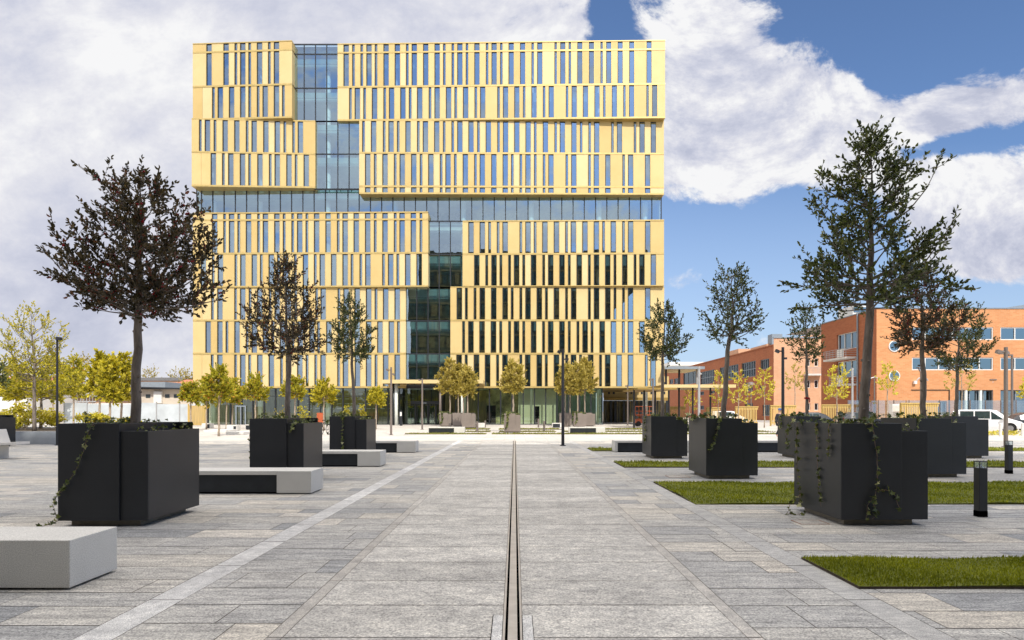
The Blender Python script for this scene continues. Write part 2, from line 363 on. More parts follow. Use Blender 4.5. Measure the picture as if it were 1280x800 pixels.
# unseen overhead sky, brightness added to light the shaded plaza
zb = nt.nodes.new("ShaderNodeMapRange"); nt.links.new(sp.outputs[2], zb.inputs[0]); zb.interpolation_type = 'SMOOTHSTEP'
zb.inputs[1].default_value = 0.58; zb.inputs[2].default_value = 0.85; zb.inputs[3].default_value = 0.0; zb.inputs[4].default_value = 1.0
allc = mixc(nt, math_(nt, 'SUBTRACT', 1.0, front), allc, mixc(nt, 1.0, allc, (1.18, 1.2, 1.24), 'MULTIPLY'))  # unseen sky behind the camera, brightened for light and window reflections
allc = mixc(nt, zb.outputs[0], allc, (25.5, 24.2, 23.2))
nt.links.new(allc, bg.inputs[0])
scene.view_settings.view_transform = 'Standard'; scene.view_settings.look = 'None'
scene.view_settings.exposure = 0; scene.view_settings.gamma = 1
scene.cycles.max_bounces = 7; scene.cycles.transparent_max_bounces = 12
scene.cycles.use_denoising = True
scene.cycles.caustics_reflective = False; scene.cycles.caustics_refractive = False
scene.cycles.sample_clamp_indirect = 6

#@@GROUND
# ------------------------------------------------------------------ ground and paving
g = MB(); g.face([(-1500, -600, 0), (1500, -600, 0), (1500, 2500, 0), (-1500, 2500, 0)], 'ground'); structure(g.obj("ground"))
g = MB(); g.face([(-60, -9.8, .004), (60, -9.8, .004), (60, 34.6, .004), (-60, 34.6, .004)], 'joint'); structure(g.obj("joint_bed"))
g = MB(); g.face([(-60, 34.6, .008), (45, 34.6, .008), (45, 110, .008), (-60, 110, .008)], 'plaza'); structure(g.obj("plaza"))
GAP = .004; GY_ = .0065; ZS = .010
def slabs(mb, x0, x1, y0, y1, row, lmin, lmax, m, dark=None, jy=0.0):
    y = y0
    while y < y1 - 0.02:
        h = row * (1 + rnd.uniform(-jy, jy)); h = min(h, y1 - y)
        x = x0 - (rnd.uniform(0, lmin) if lmin < x1 - x0 else 0); 
        while x < x1 - 0.02:
            l = rnd.uniform(lmin, lmax); xe = min(x + l, x1)
            if x1 - xe < lmin * .3: xe = x1
            xs = max(x, x0)
            if xe - xs > 0.03:
                t = min(1, max(0, rnd.gauss(.52, .27)))
                dz = rnd.uniform(-.0006, .0006)
                mb.face([(xs + GAP, y + GY_, ZS + dz), (xe - GAP, y + GY_, ZS + dz), (xe - GAP, y + h - GY_, ZS + dz), (xs + GAP, y + h - GY_, ZS + dz)], m, t)
            x = xe
        y += h
p = MB()
slabs(p, -1.635, -.088, -9, 34.6, .75, 5, 5, 'lane'); slabs(p, .055, 1.635, -9, 34.6, .75, 5, 5, 'lane')
for s in (-1, 1):
    a, b_ = sorted((s * 1.632, s * 1.744)); slabs(p, a, b_, -9, 34.6, 1.5, 5, 5, 'thin')
    a, b_ = sorted((s * 1.742, s * 2.80)); slabs(p, a, b_, -9, 34.6, .52, .55, 1.25, 'paver', jy=.12)
    a, b_ = sorted((s * 2.798, s * 3.082)); slabs(p, a, b_, -9, 34.6, 1.2, 5, 5, 'strip' if s < 0 else 'strip_dull')
    a, b_ = sorted((s * 3.08, s * 34)); slabs(p, a, b_, -3, 34.6, .47, .7, 1.6, 'paver', jy=.25)
structure(p.obj("paving"))
d = MB()
d.box(-.070, -.050, -3, 34.3, .0045, .007, 'slot'); d.box(.018, .038, -3, 34.3, .0045, .007, 'slot')
d.box(-.050, .018, -3, 34.3, .0045, .013, 'steel')
d.box(-.0875, -.070, -3, 34.3, .0045, .0135, 'steel'); d.box(.038, .0545, -3, 34.3, .0045, .0135, 'steel')
tag(d.obj("slot_drain"), "twin slot steel drain running down the middle of the paved axis", "drain")
d = MB()
for x0, x1 in ((-.165, -.092), (.059, .132)):
    d.box(x0, x1, 3.2, 4.97, .0112, .0155, 'strip')
    d.box(x0 - .006, x0, 3.2, 4.976, .0112, .0152, 'slot'); d.box(x1, x1 + .004, 3.2, 4.976, .0112, .0140, 'slot')
tag(d.obj("access_cover"), "narrow stone access covers flanking the drain slots", "cover")

def grass(name, x0, x1, y0, y1, dens, h, mat_, label, zb=.014):
    mb = MB(); base = MB()
    # slightly uneven turf bed
    nx = max(2, int((x1 - x0) / .5)); ny = max(2, int((y1 - y0) / .4))
    def zz(x, y): return zb + .018 + .012 * math.sin(x * 1.7 + y * 2.3) + .008 * math.sin(x * 4.1 - y * 3)
    for i in range(nx):
        for j in range(ny):
            xa, xb = x0 + (x1 - x0) * i / nx, x0 + (x1 - x0) * (i + 1) / nx
            ya, yb = y0 + (y1 - y0) * j / ny, y0 + (y1 - y0) * (j + 1) / ny
            mb.face([(xa, ya, zz(xa, ya)), (xb, ya, zz(xb, ya)), (xb, yb, zz(xb, yb)), (xa, yb, zz(xa, yb))], mat_, .15)
    mb.face([(x0, y0, .011), (x1, y0, .011), (x1, y0, zz(x1, y0)), (x0, y0, zz(x0, y0))], 'soil')
    mb.face([(x0, y1, .011), (x0, y0, .011), (x0, y0, zz(x0, y0)), (x0, y1, zz(x0, y1))], 'soil')
    n = int((x1 - x0) * (y1 - y0) * dens)
    for _ in range(n):
        x = rnd.uniform(x0, x1); y = rnd.uniform(y0, y1); z = zz(x, y) - .004
        hh = h * rnd.uniform(.5, 1.15); a = rnd.uniform(0, 6.28); lx, ly = rnd.gauss(0, .35) * hh, rnd.gauss(0, .35) * hh
        wd = .003 + .0011 * y * .5
        cx_, sy_ = math.cos(a) * wd, math.sin(a) * wd
        t = min(1, max(0, rnd.gauss(.45 + .18 * math.sin(x * 2.1 + y * 3.7), .22)))
        mb.face([(x - cx_, y - sy_, z), (x + cx_, y + sy_, z), (x + lx, y + ly, z + hh)], mat_, t)
    return tag(mb.obj(name), label, "grass", kind='stuff')
GX = 3.08
grass("grass", GX, 9.5, 5.72, 6.88, 3600, .036, 'grass', "short turf strip closest to the camera beside the pale stone line")
grass("grass", GX, 15.5, 10.9, 14.2, 760, .045, 'grass', "wide turf strip between the first and second planter rows")
grass("grass", GX, 22, 18.0, 19.95, 260, .07, 'grass', "turf strip between the second and third planter rows")
grass("grass", GX, 27, 25.4, 27.4, 120, .08, 'grass', "turf strip beyond the third planter row by the dark benches")
for k, (xa, xb, ya, yb) in enumerate(((-7.6, -2.0, 44.0, 46.0), (-1.6, 20, 44.0, 46.0), (-5.0, -1.9, 49.0, 51.5), (-1.2, 3.2, 49, 51.5), (3.8, 20, 49, 51.5),
                                       (-5.5, -2.2, 55, 58.5), (-1.4, 4.0, 55, 58.5), (7.5, 20, 55, 58.5))):
    grass("grass", xa, xb, ya, yb, 34, .09, 'grass_sun', "sunlit yellow green turf patches on the plaza in front of the entrance")
#@@FACADE
# ------------------------------------------------------------------ gold office building
FY = 75.5
S = F / FY
bld = thing("office_building", "tall gold clad office block with staggered vertical windows and glass clefts", "building", (-10, FY, 0))
def P(mb, name, parent=bld, **k):
    o = mb.obj(name, parent, **k)
    if parent is bld: o.location = (10, -FY, 0)
    return o
def zpx(y): return EYE + (HY - y) / S
def crop(ox, s):
    out = []
    for tok in s.split():
        kind = tok[0]; v = float(tok[1:]); out.append((ox + v / 6.095, 6.75 if kind == 'w' else 3.35))
    return out
C = crop
A1 = C(230, "w170 w300 n385 w427 n490 w555 n640 w684")
A3 = C(230, "n214 w256 w342 w427 n490 n555 w598 w684 n747")
B1 = C(430, "w-4 n62 n125 w170 n234 w300 w386 n472 w515 w602 w689 n754 n819 w862 n927 w992 n1080 w1123 n1188") + C(630, "w34 w121 n208 w252 n383 w427 n491 w557 w645 n733 w777 w864 w952 w1084")
B3 = C(430, "n39 w81 n147 w212 n300 w342 w428 n494 w556 n645 w689 w776 n841 w906 n994 w1036 n1167 w1210") + C(630, "w77 n143 w208 n295 w339 n470 w514 w600 w688 n754 w820 n907 w951 n1083 w1127")
A4 = C(230, "n114 w158 n226 w293 w382 n471 w514 w603 w690 n758 n825 w866")
A5 = C(230, "w203 n290 w336 w425 n490 w558 n647 w690 w779 n844 w911")
B4 = C(430, "n138 w205 n296 w338 n403 w467 n556 w600 w686 n753 n818 w862 w947 n1014 w1079 n1167 w1210") + C(630, "w77 w163 n228 w295 n383 w424 w512 n577 n642 w686 n816 w859 n988 w1031 w1117")
B5 = C(430, "w160 n228 w292 n380 w423 w511 n577 w641 n730 w772 n838 w904 n991 w1033 w1121 w1208") + C(630, "n53 n118 w162 n228 n295 w337 n468 w511 n641 w683 w770 n901 w944 w1073")
A7 = C(230, "w213 n299 w342 n407 w471 n558 w600 w687 n753 n818 w861 n926 w990 w1077 n1165 w1207") + C(430, "w73 w160 n228 w292 n380 w422 w508 n576")
A8 = C(230, "w127 n212 w257 n385 w428 w515 n579 w644 n709 w753 n838 w905 n990 w1033 w1120 w1207") + C(430, "n51 n118 w161 n291 w335 n400 w465 w552")
B7 = C(430, "w947 w1033 n1099 n1164 w1207") + C(630, "n118 w162 n227 w291 w379 n466 w508 w596 w683 n748 w812 n900 w944 w1074")
B8 = C(430, "w991 n1077 w1122 n1185 n1251") + C(630, "w75 n140 w205 n292 w335 w421 n487 w552 n640 w684 w769 n835 w899 n988 w1030 w1117")
A9 = C(230, "n207 w253 n383 w427 n493 w556 n645 w689 w776 n841 w906 n1000 w1040 n1170 w1214") + C(430, "w80 w167 n234 w297 w385")
A10 = C(230, "w163 w253 n317 w383 n471 w515 w600 n668 w730 n820 w865 w953 n1015 w1083 n1170 w1214") + C(430, "w80 w167 w253 w340 n405")
A11 = C(230, "n205 w253 n383 w427 n490 w557 w645 n733 n776 w862 n928 n994 w1039 n1168 w1210") + C(430, "w82 w167 n234 w297 w385")
B9 = C(430, "w858 n922 n988 w1033 w1120 w1207") + C(630, "n52 n118 w162 w248 n313 w379 n466 w510 n640 w684 w770 n835 n900 w943 w1074")
B10 = C(430, "n901 w946 w1031 w1118 n1184 n1251") + C(630, "w75 n140 w205 n291 w335 w421 n487 n553 w597 n660 w727 w813 n899 w943 w1030")
B11 = C(430, "w856 n921 w989 w1073 n1160 w1206") + C(630, "n118 w160 w248 n312 w379 n467 w509 n573 w640 n725 w769 w856 w943 n1074 w1115")

windows = []       # (area, corners)
FRZ = .018
class Tier:
    """one projecting volume of the facade; pl / pr = how far it stands forward at its two ends"""
    def __init__(s, xl, xr, pl, pr):
        s.pl, s.pr = pl, pr
        s.X0 = (xl - CX) * (FY - pl) / F; s.X1 = (xr - CX) * (FY - pr) / F
        s.mb = MB()
    def p(s, X): return s.pl + (s.pr - s.pl) * (X - s.X0) / (s.X1 - s.X0)
    def wx(s, px):
        X = (px - CX) * FY / F
        for _ in range(3): X = (px - CX) * (FY - s.p(X)) / F
        return X
    def slab(s, xa, xb, za, zb, proud, deep, m, tone):
        ya, yb = FY - s.p(xa) - proud, FY - s.p(xb) - proud
        ba = FY + deep if deep > .5 else ya + deep; bb = FY + deep if deep > .5 else yb + deep
        s.mb.hexa([(xa, ya, za), (xb, yb, za), (xb, bb, za), (xa, ba, za), (xa, ya, zb), (xb, yb, zb), (xb, bb, zb), (xa, ba, zb)], m, tone)
    def row(s, wins, yt, yb, xends=None):
        zt, zb = zpx(yt), zpx(yb)
        ws = [(s.wx(a), s.wx(a + w_)) for a, w_ in wins]
        ws = [(a, b_) for a, b_ in ws if a > s.X0 + .1 and b_ < s.X1 - .05]
        edges = [s.X0] + [e for w_ in ws for e in w_] + [s.X1]
        for i in range(0, len(edges), 2):
            a, b_ = edges[i], edges[i + 1]
            if b_ - a < .03: continue
            n = max(1, round((b_ - a) / 1.35)); 
            for k in range(n):
                pa, pb = a + (b_ - a) * k / n, a + (b_ - a) * (k + 1) / n
                end = (i == 0 and k == 0) or (i == len(edges) - 2 and k == n - 1)
                t = min(1, max(0, rnd.gauss(.5, .36)))
                s.slab(pa + (.012 if k else 0), pb - (.012 if k < n - 1 else 0), zb, zt, rnd.uniform(-.012, .012), 1.02 if end else .30, 'gold', t)
            if i > 0: s.slab(a - .002, a + .045, zb, zt, .015, .30, 'gold_trim', .9)
            if i < len(edges) - 2: s.slab(b_ - .045, b_ + .002, zb, zt, .015, .30, 'gold_trim', .9)
        for a, b_ in ws:
            ya, yb2 = FY - s.p(a) + .045, FY - s.p(b_) + .045
            windows.append(((b_ - a) * (zt - zb), a, b_, ya, yb2, zb, zt))
    def band(s, yt, yb, proud=.03, deep=.30, m='gold_trim', tone=.5):
        s.slab(s.X0, s.X1, zpx(yb), zpx(yt), proud, deep, m, tone)
    def end(s):
        return P(s.mb, "gold_cladding")
T1L = Tier(241, 365, 0, .65)
T1L.band(54.5, 55.6, .05, 1.0); T1L.row(A1, 55.6, 64.9); T1L.band(64.9, 67.0); T1L.row(A1, 67.0, 107.6); T1L.band(107.6, 109.7); T1L.row(A3, 109.7, 148.6); T1L.band(148.6, 150.6, .05, 1.02)
T1R = Tier(422, 831.4, 0, .75)
T1R.band(54.6, 55.8, .05, 1.0); T1R.row(B1, 55.8, 65.1); T1R.band(65.1, 67.0); T1R.row(B1, 67.0, 107.8); T1R.band(107.8, 110); T1R.row(B3, 110, 149.4); T1R.band(149.4, 151.4, .05, 1.02)
T2L = Tier(239.6, 394, .62, 0)
T2L.band(150.6, 152.2, .02, 1.0); T2L.row(A4, 152.2, 191.4); T2L.band(191.4, 193.4); T2L.row(A5, 193.4, 233.2); T2L.band(233.2, 235.3, .05, 1.02)
T2R = Tier(449, 829.9, .3, 0.02)
T2R.band(151.4, 152.4, .02, 1.0); T2R.row(B4, 152.4, 191.2); T2R.band(191.2, 193.3); T2R.row(B5, 193.3, 232.8); T2R.band(232.8, 235.0); T2R.row(B5, 235.0, 241.6); T2R.band(241.6, 243.6, .05, 1.02)
T3L = Tier(241, 535.1, 0, .42)
T3L.band(265.8, 267.3, .05, 1.0); T3L.row(A7, 267.3, 274.3); T3L.band(274.3, 276.3); T3L.row(A7, 276.3, 316.0); T3L.band(316.0, 318.2); T3L.row(A8, 318.2, 357.6); T3L.band(357.6, 359.4, .05, 1.02)
T3R = Tier(578.2, 830.0, 0, .4)
T3R.band(275.8, 277.3, .05, 1.0); T3R.row(B7, 277.3, 316.6); T3R.band(316.6, 318.8); T3R.row(B8, 318.8, 357.2); T3R.band(357.2, 358.2, .05, 1.02)
T4L = Tier(241.2, 507.2, 0, 0)
T4L.band(359.4, 360.4, .02, 1.0); T4L.row(A9, 360.4, 399.5); T4L.band(399.5, 401.6); T4L.row(A10, 401.6, 440.9); T4L.band(440.9, 443.2); T4L.row(A11, 443.2, 482.9); T4L.band(482.9, 485.0, .05, 1.02)
T4R = Tier(563.0, 830.3, 0, 0)
T4R.band(358.2, 359.6, .02, 1.0); T4R.row(B9, 359.6, 399.3); T4R.band(399.3, 401.5); T4R.row(B10, 401.5, 440.9); T4R.band(440.9, 443.2); T4R.row(B11, 443.2, 482.9); T4R.band(482.9, 485.0, .05, 1.02)
for t in (T1L, T1R, T2L, T2R, T3L, T3R, T4L, T4R): t.end()
windows.sort(key=lambda q: -q[0])
def window_geo(mb, q):
    _, a, b_, ya, yb, zb, zt = q; f = FRZ
    def hb(xa, xb, z0, z1, dy0, dy1, m):
        fa = ya + (yb - ya) * (xa - a) / (b_ - a); fb = ya + (yb - ya) * (xb - a) / (b_ - a)
        mb.hexa([(xa, fa + dy0, z0), (xb, fb + dy0, z0), (xb, fb + dy1, z0), (xa, fa + dy1, z0), (xa, fa + dy0, z1), (xb, fb + dy0, z1), (xb, fb + dy1, z1), (xa, fa + dy1, z1)], m)
    hb(a + .001, a + f + .09, zb + .001, zt - .001, 0, .12, 'frame'); hb(b_ - f, b_ - .001, zb + .001, zt - .001, 0, .12, 'frame')  # wider dark bars at left and head stand in for reveal shade
    hb(a + f + .09, b_ - f, zt - f - .09, zt - .001, 0, .12, 'frame'); hb(a + f + .09, b_ - f, zb + .001, zb + f, 0, .12, 'frame')
    j = rnd.uniform(-.0022, .0022) * (b_ - a); v = rnd.uniform(-.0016, .0016) * (zt - zb)
    mb.face([(a + f, ya + .03 - j, zb + f), (b_ - f, yb + .03 + j, zb + f), (b_ - f, yb + .03 + j + v, zt - f), (a + f, ya + .03 - j + v, zt - f)], 'glass')
for q in windows[:100]:
    mb = MB(); window_geo(mb, q); P(mb, "window")
mb = MB()
for q in windows[100:]: window_geo(mb, q)
o = P(mb, "window"); o['kind'] = 'stuff'

floors = [12.6 * 0 + zpx(y) for y in (484, 442, 400.5, 358.8, 317, 275.2, 233.2, 191.4, 149.6, 108.7, 66)]
CW = FY + .92
def curtain(x0, x1, yt, yb, step=14.07, phase=None, CW=FY + .92):
    """frameless looking glass wall set back between the gold volumes"""
    mb = MB(); X0, X1 = (x0 - CX) * CW / F, (x1 - CX) * CW / F; zt, zb = EYE + (HY - yt) * CW / F, EYE + (HY - yb) * CW / F
    xs = []; k = phase if phase is not None else x0 + step
    while k < x1 - 3:
        xs.append((k - CX) * CW / F); k += step
    es = [X0] + xs + [X1]
    zz_ = [zb] + sorted(z for z in floors if zb + .4 < z < zt - .4) + [zt]
    for i in range(len(es) - 1):
        for j in range(len(zz_) - 1):
            jj = rnd.uniform(-.003, .003); v = rnd.uniform(-.003, .003)
            a, b_ = es[i], es[i + 1]
            mb.face([(a, CW - jj, zz_[j]), (b_, CW + jj, zz_[j]), (b_, CW + jj + v, zz_[j + 1]), (a, CW - jj + v, zz_[j + 1])], 'cleftglass')
    for x in es: mb.box(x - .055, x + .055, CW - .05, CW + .10, zb, zt, 'frame')
    for z in zz_: mb.box(X0, X1, CW - .045, CW + .09, z - .07, z + .07, 'frame')
    for z in floors:
        if zb + 1.2 < z - 1.15 < zt: mb.box(X0, X1, CW + .01, CW + .08, z - 1.17, z - 1.13, 'frame')
    P(mb, "curtain_wall")
curtain(364.0, 423.5, 55.6, 151.8, phase=380.3, CW=FY + .32)
curtain(392.8, 450.5, 151.8, 236.4, phase=408.3, CW=FY + .32)
curtain(246.0, 826.5, 236.9, 276.6, phase=252.0)
curtain(533.5, 580.0, 276.6, 359.2, phase=549.0, CW=FY + .4)
curtain(505.5, 566.0, 359.2, 474.5, phase=521.0, CW=FY + .4)

# inside: slabs, ceilings, columns, back wall
XB0, XB1 = gx(241.5, FY) + .3, gx(829.5, FY) - .3
mb = MB()
for i_, z in enumerate(floors):
    mb.box(XB0, XB1, CW + .45, FY + 12, z - (1.1 if i_ else .08), z, 'interior')
mb.box(XB0, XB1, CW + .3, FY + 24, floors[-1] + .6, floors[-1] + 1.0, 'interior')
P(mb, "floor_slab")
mb = MB(); mb.box(XB0, XB1, FY + 6.6, FY + 6.9, floors[0] + .01, floors[-1] + .6, 'interior_wall')
P(mb, "core_wall")
for px in (268.5, 326.5, 411, 495, 579.5, 664, 748.5, 806):
    mb = MB(); X = gx(px, CW + 1.5)
    mb.tube([(X, CW + 1.25, .02), (X, CW + 1.25, floors[-1])], .30, 'white_col', 16)
    P(mb, "interior_column", smooth=True)
# outer shell: sides, back, roof
mb = MB()
xs0, xs1 = gx(241.4, FY), gx(829.6, FY)
nf = len(floors)
for j in range(nf):
    z0 = floors[j]; z1 = floors[j + 1] if j < nf - 1 else zpx(54.9)
    for side, x in ((-1, xs0), (1, xs1)):
        y = FY + 1.03
        k = 0
        while y < FY + 24:
            wdt = 0.7 if (k * 7 + j * 3) % 5 else 1.3
            x0_, x1_ = (x, x + .3) if side < 0 else (x - .3, x)
            mb.box(x0_, x1_, y, min(y + wdt, FY + 24.3), z0 + .02, z1 - .02, 'gold', rnd.random())
            mb.box(x0_ + (.15 if side < 0 else .1), x1_ - (.1 if side < 0 else .15), min(y + wdt, FY + 24.2), min(y + wdt + .6, FY + 24.3), z0 + .02, z1 - .02, 'dark_glass')
            y += wdt + .6; k += 1
    mb.box(xs0 + .3, xs1 - .3, FY + 24, FY + 24.3, z0 + .02, z1 - .02, 'gold', rnd.random())
P(mb, "side_cladding")
mb = MB(); mb.box(xs0 + .01, xs1 - .01, FY + .6, FY + 24.28, zpx(56.2), zpx(54.9), 'frame')
P(mb, "roof")

# ground floor
GY = FY + .6
mb = MB(); xs = []
x = 246.0
while x < 754: xs.append(x); x += 14.07
zt = zpx(485.2)
for i in range(len(xs) - 1):
    if 505 < xs[i] < 556: continue
    a, b_ = gx(xs[i], GY), gx(xs[i + 1], GY)
    jj = rnd.uniform(-.01, .01)
    mb.face([(a, GY - jj, .05), (b_, GY + jj, .05), (b_, GY + jj, zt), (a, GY - jj, zt)], 'shopglass')
for x in xs:
    if 513 < x < 556: continue
    X = gx(x, GY); mb.box(X - .07, X + .07, GY - .12, GY + .10, .02, zt, 'frame')
mb.box(gx(246, GY), gx(506, GY), GY - .04, GY + .06, 3.35, 3.43, 'frame')
mb.box(gx(246, GY), gx(754, GY), GY - .08, GY + .08, .012, .09, 'frame')
mb.box(gx(246, GY), gx(754, GY), GY - .05, GY + .6, zt - .02, zt + .45, 'frame')
X = gx(753, GY)
mb.face([(X, GY, .05), (X, GY + 9, .05), (X, GY + 9, zt), (X, GY, zt)], 'shopglass')
X = gx(246, GY)
mb.face([(X, GY, .05), (X, GY + 9, .05), (X, GY + 9, zt), (X, GY, zt)], 'shopglass')
P(mb, "ground_floor_glazing")
mb = MB()
mb.box(gx(246, FY), gx(753, FY), FY + 1.2, FY + 11.8, .009, .035, 'interior_wall')
mb.box(gx(246.5, FY), gx(606, FY), FY + 4.6, FY + 4.8, .035, zt - .1, 'grey_wood')
mb.box(gx(606, FY), gx(650, FY), FY + 3.4, FY + 3.6, .035, zt - .1, 'interior_wall')
mb.box(gx(648, FY), gx(696, FY), FY + 1.9, FY + 2.1, .035, zt - .1, 'pale_wall')
mb.box(gx(668, FY), gx(675, FY), FY + 1.84, FY + 1.89, .035, 2.2, 'slot')
mb.box(gx(607, FY), gx(619, FY), FY + 2.2, FY + 2.5, .035, 2.3, 'slot')
mb.box(gx(696, FY), gx(753, FY), FY + 6.0, FY + 6.2, .035, zt - .1, 'interior')
mb.box(gx(246, FY), gx(753, FY), FY + 1.3, FY + 11.5, zt - .08, zt - .02, 'interior')
for k in range(15):      # lighting battens and shelf lines seen inside
    x0_ = gx(372 + k * 9.5, FY); 
    for z in (1.9, 2.5, 3.1, 3.7): mb.box(x0_, x0_ + .55, FY + 3.5 + (k % 3) * .3, FY + 3.55 + (k % 3) * .3, z, z + .07, 'white_col')
P(mb, "lobby_interior")
# green glass fin at the east corner of the lobby
mb = MB(); mb.box(gx(748.5, GY), gx(753, GY), GY - .25, GY - .20, .03, zt, 'lampglass'); P(mb, "corner_glass")
# right-hand undercroft below the gold volume
mb = MB()
mb.box(gx(754, 90) + .05, gx(836, 90), 90, 90.3, 3.5, 6.5, 'gold', .3)
mb.box(gx(754, 90) + .05, gx(836, 90), 89.4, 90, 3.1, 3.5, 'gold_soffit')
for px in (760, 766, 782, 788, 801, 813, 827): 
    for z in (4.0, 4.75): mb.box(gx(px, 90), gx(px + (4.5 if px % 2 else 2.5), 90), 89.96, 90.01, z, z + (.95 if z > 4.5 else .35), 'frame')
for k in range(15):
    X = gx(757 + k * 5.4, 91); mb.box(X, X + (.35 if k % 3 else .12), 91, 91.2, .02, 3.1, 'frame'); 
mb.box(gx(754, 91.5), gx(836, 91.5), 91.5, 91.6, .02, 3.1, 'grey_wood')
P(mb, "rear_wing")
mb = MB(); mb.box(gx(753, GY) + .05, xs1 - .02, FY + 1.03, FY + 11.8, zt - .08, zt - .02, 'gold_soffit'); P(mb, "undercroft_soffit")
# entrance
mb = MB(); EY = FY + 3.2
ex0, ex1 = gx(505.5, EY), gx(556, EY)
mb.box(ex0, ex0 + .1, GY, EY, .02, zt, 'frame')
mb.box(ex1 - .1, ex1, GY, EY, .02, zt, 'frame')
for k in range(7):
    X = ex0 + (ex1 - ex0) * k / 6; mb.box(X - .05, X + .05, EY - .05, EY + .05, .02, zt, 'frame')
mb.face([(ex0, EY, .05), (ex1, EY, .05), (ex1, EY, zt), (ex0, EY, zt)], 'shopglass')
P(mb, "entrance_screen")
DY = FY + .9
mb = MB(); mb.box(gx(506.5, DY), gx(550, DY), DY - .25, DY + .25, gz(505.5, DY), gz(501.3, DY), 'frame')
mb.box(gx(529.0, DY), gx(533.5, DY), DY - .27, DY - .25, gz(504.7, DY), gz(502.9, DY), 'grey_metal')
for px in (507, 519, 534, 544): mb.box(gx(px, DY), gx(px, DY) + .16, DY - .12, DY + .1, .02, gz(505.5, DY), 'frame')
hd = P(mb, "entrance_frame")
for px in (508.6, 521.4, 526.5, 536.4):
    mb = MB(); X = gx(px, DY); mb.box(X, X + .92, DY - .03, DY + .03, .04, .14, 'frame'); mb.box(X, X + .06, DY - .03, DY + .03, .14, 2.3, 'frame')
    mb.box(X + .86, X + .92, DY - .03, DY + .03, .14, 2.3, 'frame'); mb.box(X + .06, X + .86, DY - .03, DY + .03, 2.22, 2.3, 'frame'); mb.box(X + .06, X + .86, DY - .006, DY + .006, .14, 2.22, 'shopglass')
    mb.box(X + .45, X + .48, DY - .09, DY - .05, .9, 1.5, 'pole_pale')
    P(mb, "door_leaf")
mb = MB(); CY = 71.6
mb.box(gx(477.5, CY), gx(604, CY), CY, CY + .25, gz(479.2, CY), gz(474.6, CY), 'gold', .8)
mb.box(gx(477.5, CY), gx(477.5, CY) + .25, CY + .25, FY + .15, gz(479.2, CY), gz(474.6, CY), 'gold', .6)
X1c = gx(604, CY); mb.box(X1c - .25, X1c, CY + .25, FY + .15, gz(479.2, CY), gz(474.6, CY), 'gold', .6)
x = gx(477.5, CY) + .6
while x < X1c - .5:
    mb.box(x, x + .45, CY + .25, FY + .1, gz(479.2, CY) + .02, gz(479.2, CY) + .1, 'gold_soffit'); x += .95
mb.box(gx(478, CY), X1c - .01, CY + .26, FY + .1, gz(474.6, CY) - .08, gz(474.6, CY) - .02, 'grey_metal')
P(mb, "entrance_canopy")
for px, r, m_ in ((492.0, .13, 'frame'), (495.3, .19, 'white_col'), (550.3, .14, 'pole_grey'), (578, .17, 'white_col')):
    mb = MB(); X = gx(px, CY + 1.2); mb.tube([(X, CY + 1.2, .01), (X, CY + 1.2, gz(479.2, CY) + .02)], r, m_, 14); P(mb, "canopy_column", smooth=True)
# pale doorway in the west end of the lobby
mb = MB(); DY2 = GY - .15
a, b_, zt2 = gx(294.5, DY2), gx(307.5, DY2), gz(507, DY2)
mb.box(a, a + .13, DY2 - .05, DY2 + .05, .02, zt2, 'grey_metal'); mb.box(b_ - .13, b_, DY2 - .05, DY2 + .05, .02, zt2, 'grey_metal')
mb.box(a + .13, b_ - .13, DY2 - .05, DY2 + .05, zt2 - .14, zt2, 'grey_metal'); mb.box((a + b_) / 2 - .05, (a + b_) / 2 + .05, DY2 - .04, DY2 + .04, .02, zt2 - .14, 'grey_metal')
P(mb, "side_door_frame")
#@@BACK
# ------------------------------------------------------------------ block behind the viewer (mirrored in the facade, throws the plaza into shade)
ob = thing("dark_office_block", "dark bronze office block mirrored in the lower windows", "building", (2, -20, 0))
def Q(mb, name):
    o = mb.obj(name, ob); o.location = (-2, 20, 0); return o
bx0, bx1, BH = -26.5, 29.7, 41.8
mb = MB()
mb.box(bx0, 24.6, -34, -10.6, .02, BH, 'dark_block'); mb.box(24.603, bx1, -34, -10.6, 31.5, BH, 'dark_block')
mb.box(bx0 - 12, bx0, -34, -10.6, .02, 6, 'dark_block')
Q(mb, "wall")
mb = MB()
for j in range(10):
    z = 1.0 + j * 4.05
    x = bx0 + .5
    while x < (bx1 if j > 7 else 24.6) - 1.6:
        wd = rnd.choice((.5, .9, 1.5))
        mb.box(x, x + wd, -10.6, -10.45, z + .5, z + 3.4, 'dark_glass' if rnd.random() < .7 else 'dark_block2'); x += wd + rnd.choice((.4, .8))
Q(mb, "glazing")
mb = MB()
for j in range(11): mb.box(bx0, bx1 if j > 7 else 24.6, -10.62, -10.3, .5 + j * 4.05, .9 + j * 4.05, 'dark_block2')
Q(mb, "floor_band")
mb = MB()
x = bx0
while x < bx1 - 1:      # low boxes added to roughen the mirrored skyline and the shadow edge
    wd = rnd.uniform(.8, 3); hh = rnd.choice((0, .15, .3, .5, .9)) * rnd.uniform(.6, 1.2)
    if hh > .1: mb.box(x, x + wd, -13.5, -10.7, BH, BH + hh, 'dark_block')
    x += wd + rnd.uniform(0, .8)
Q(mb, "roof_box")
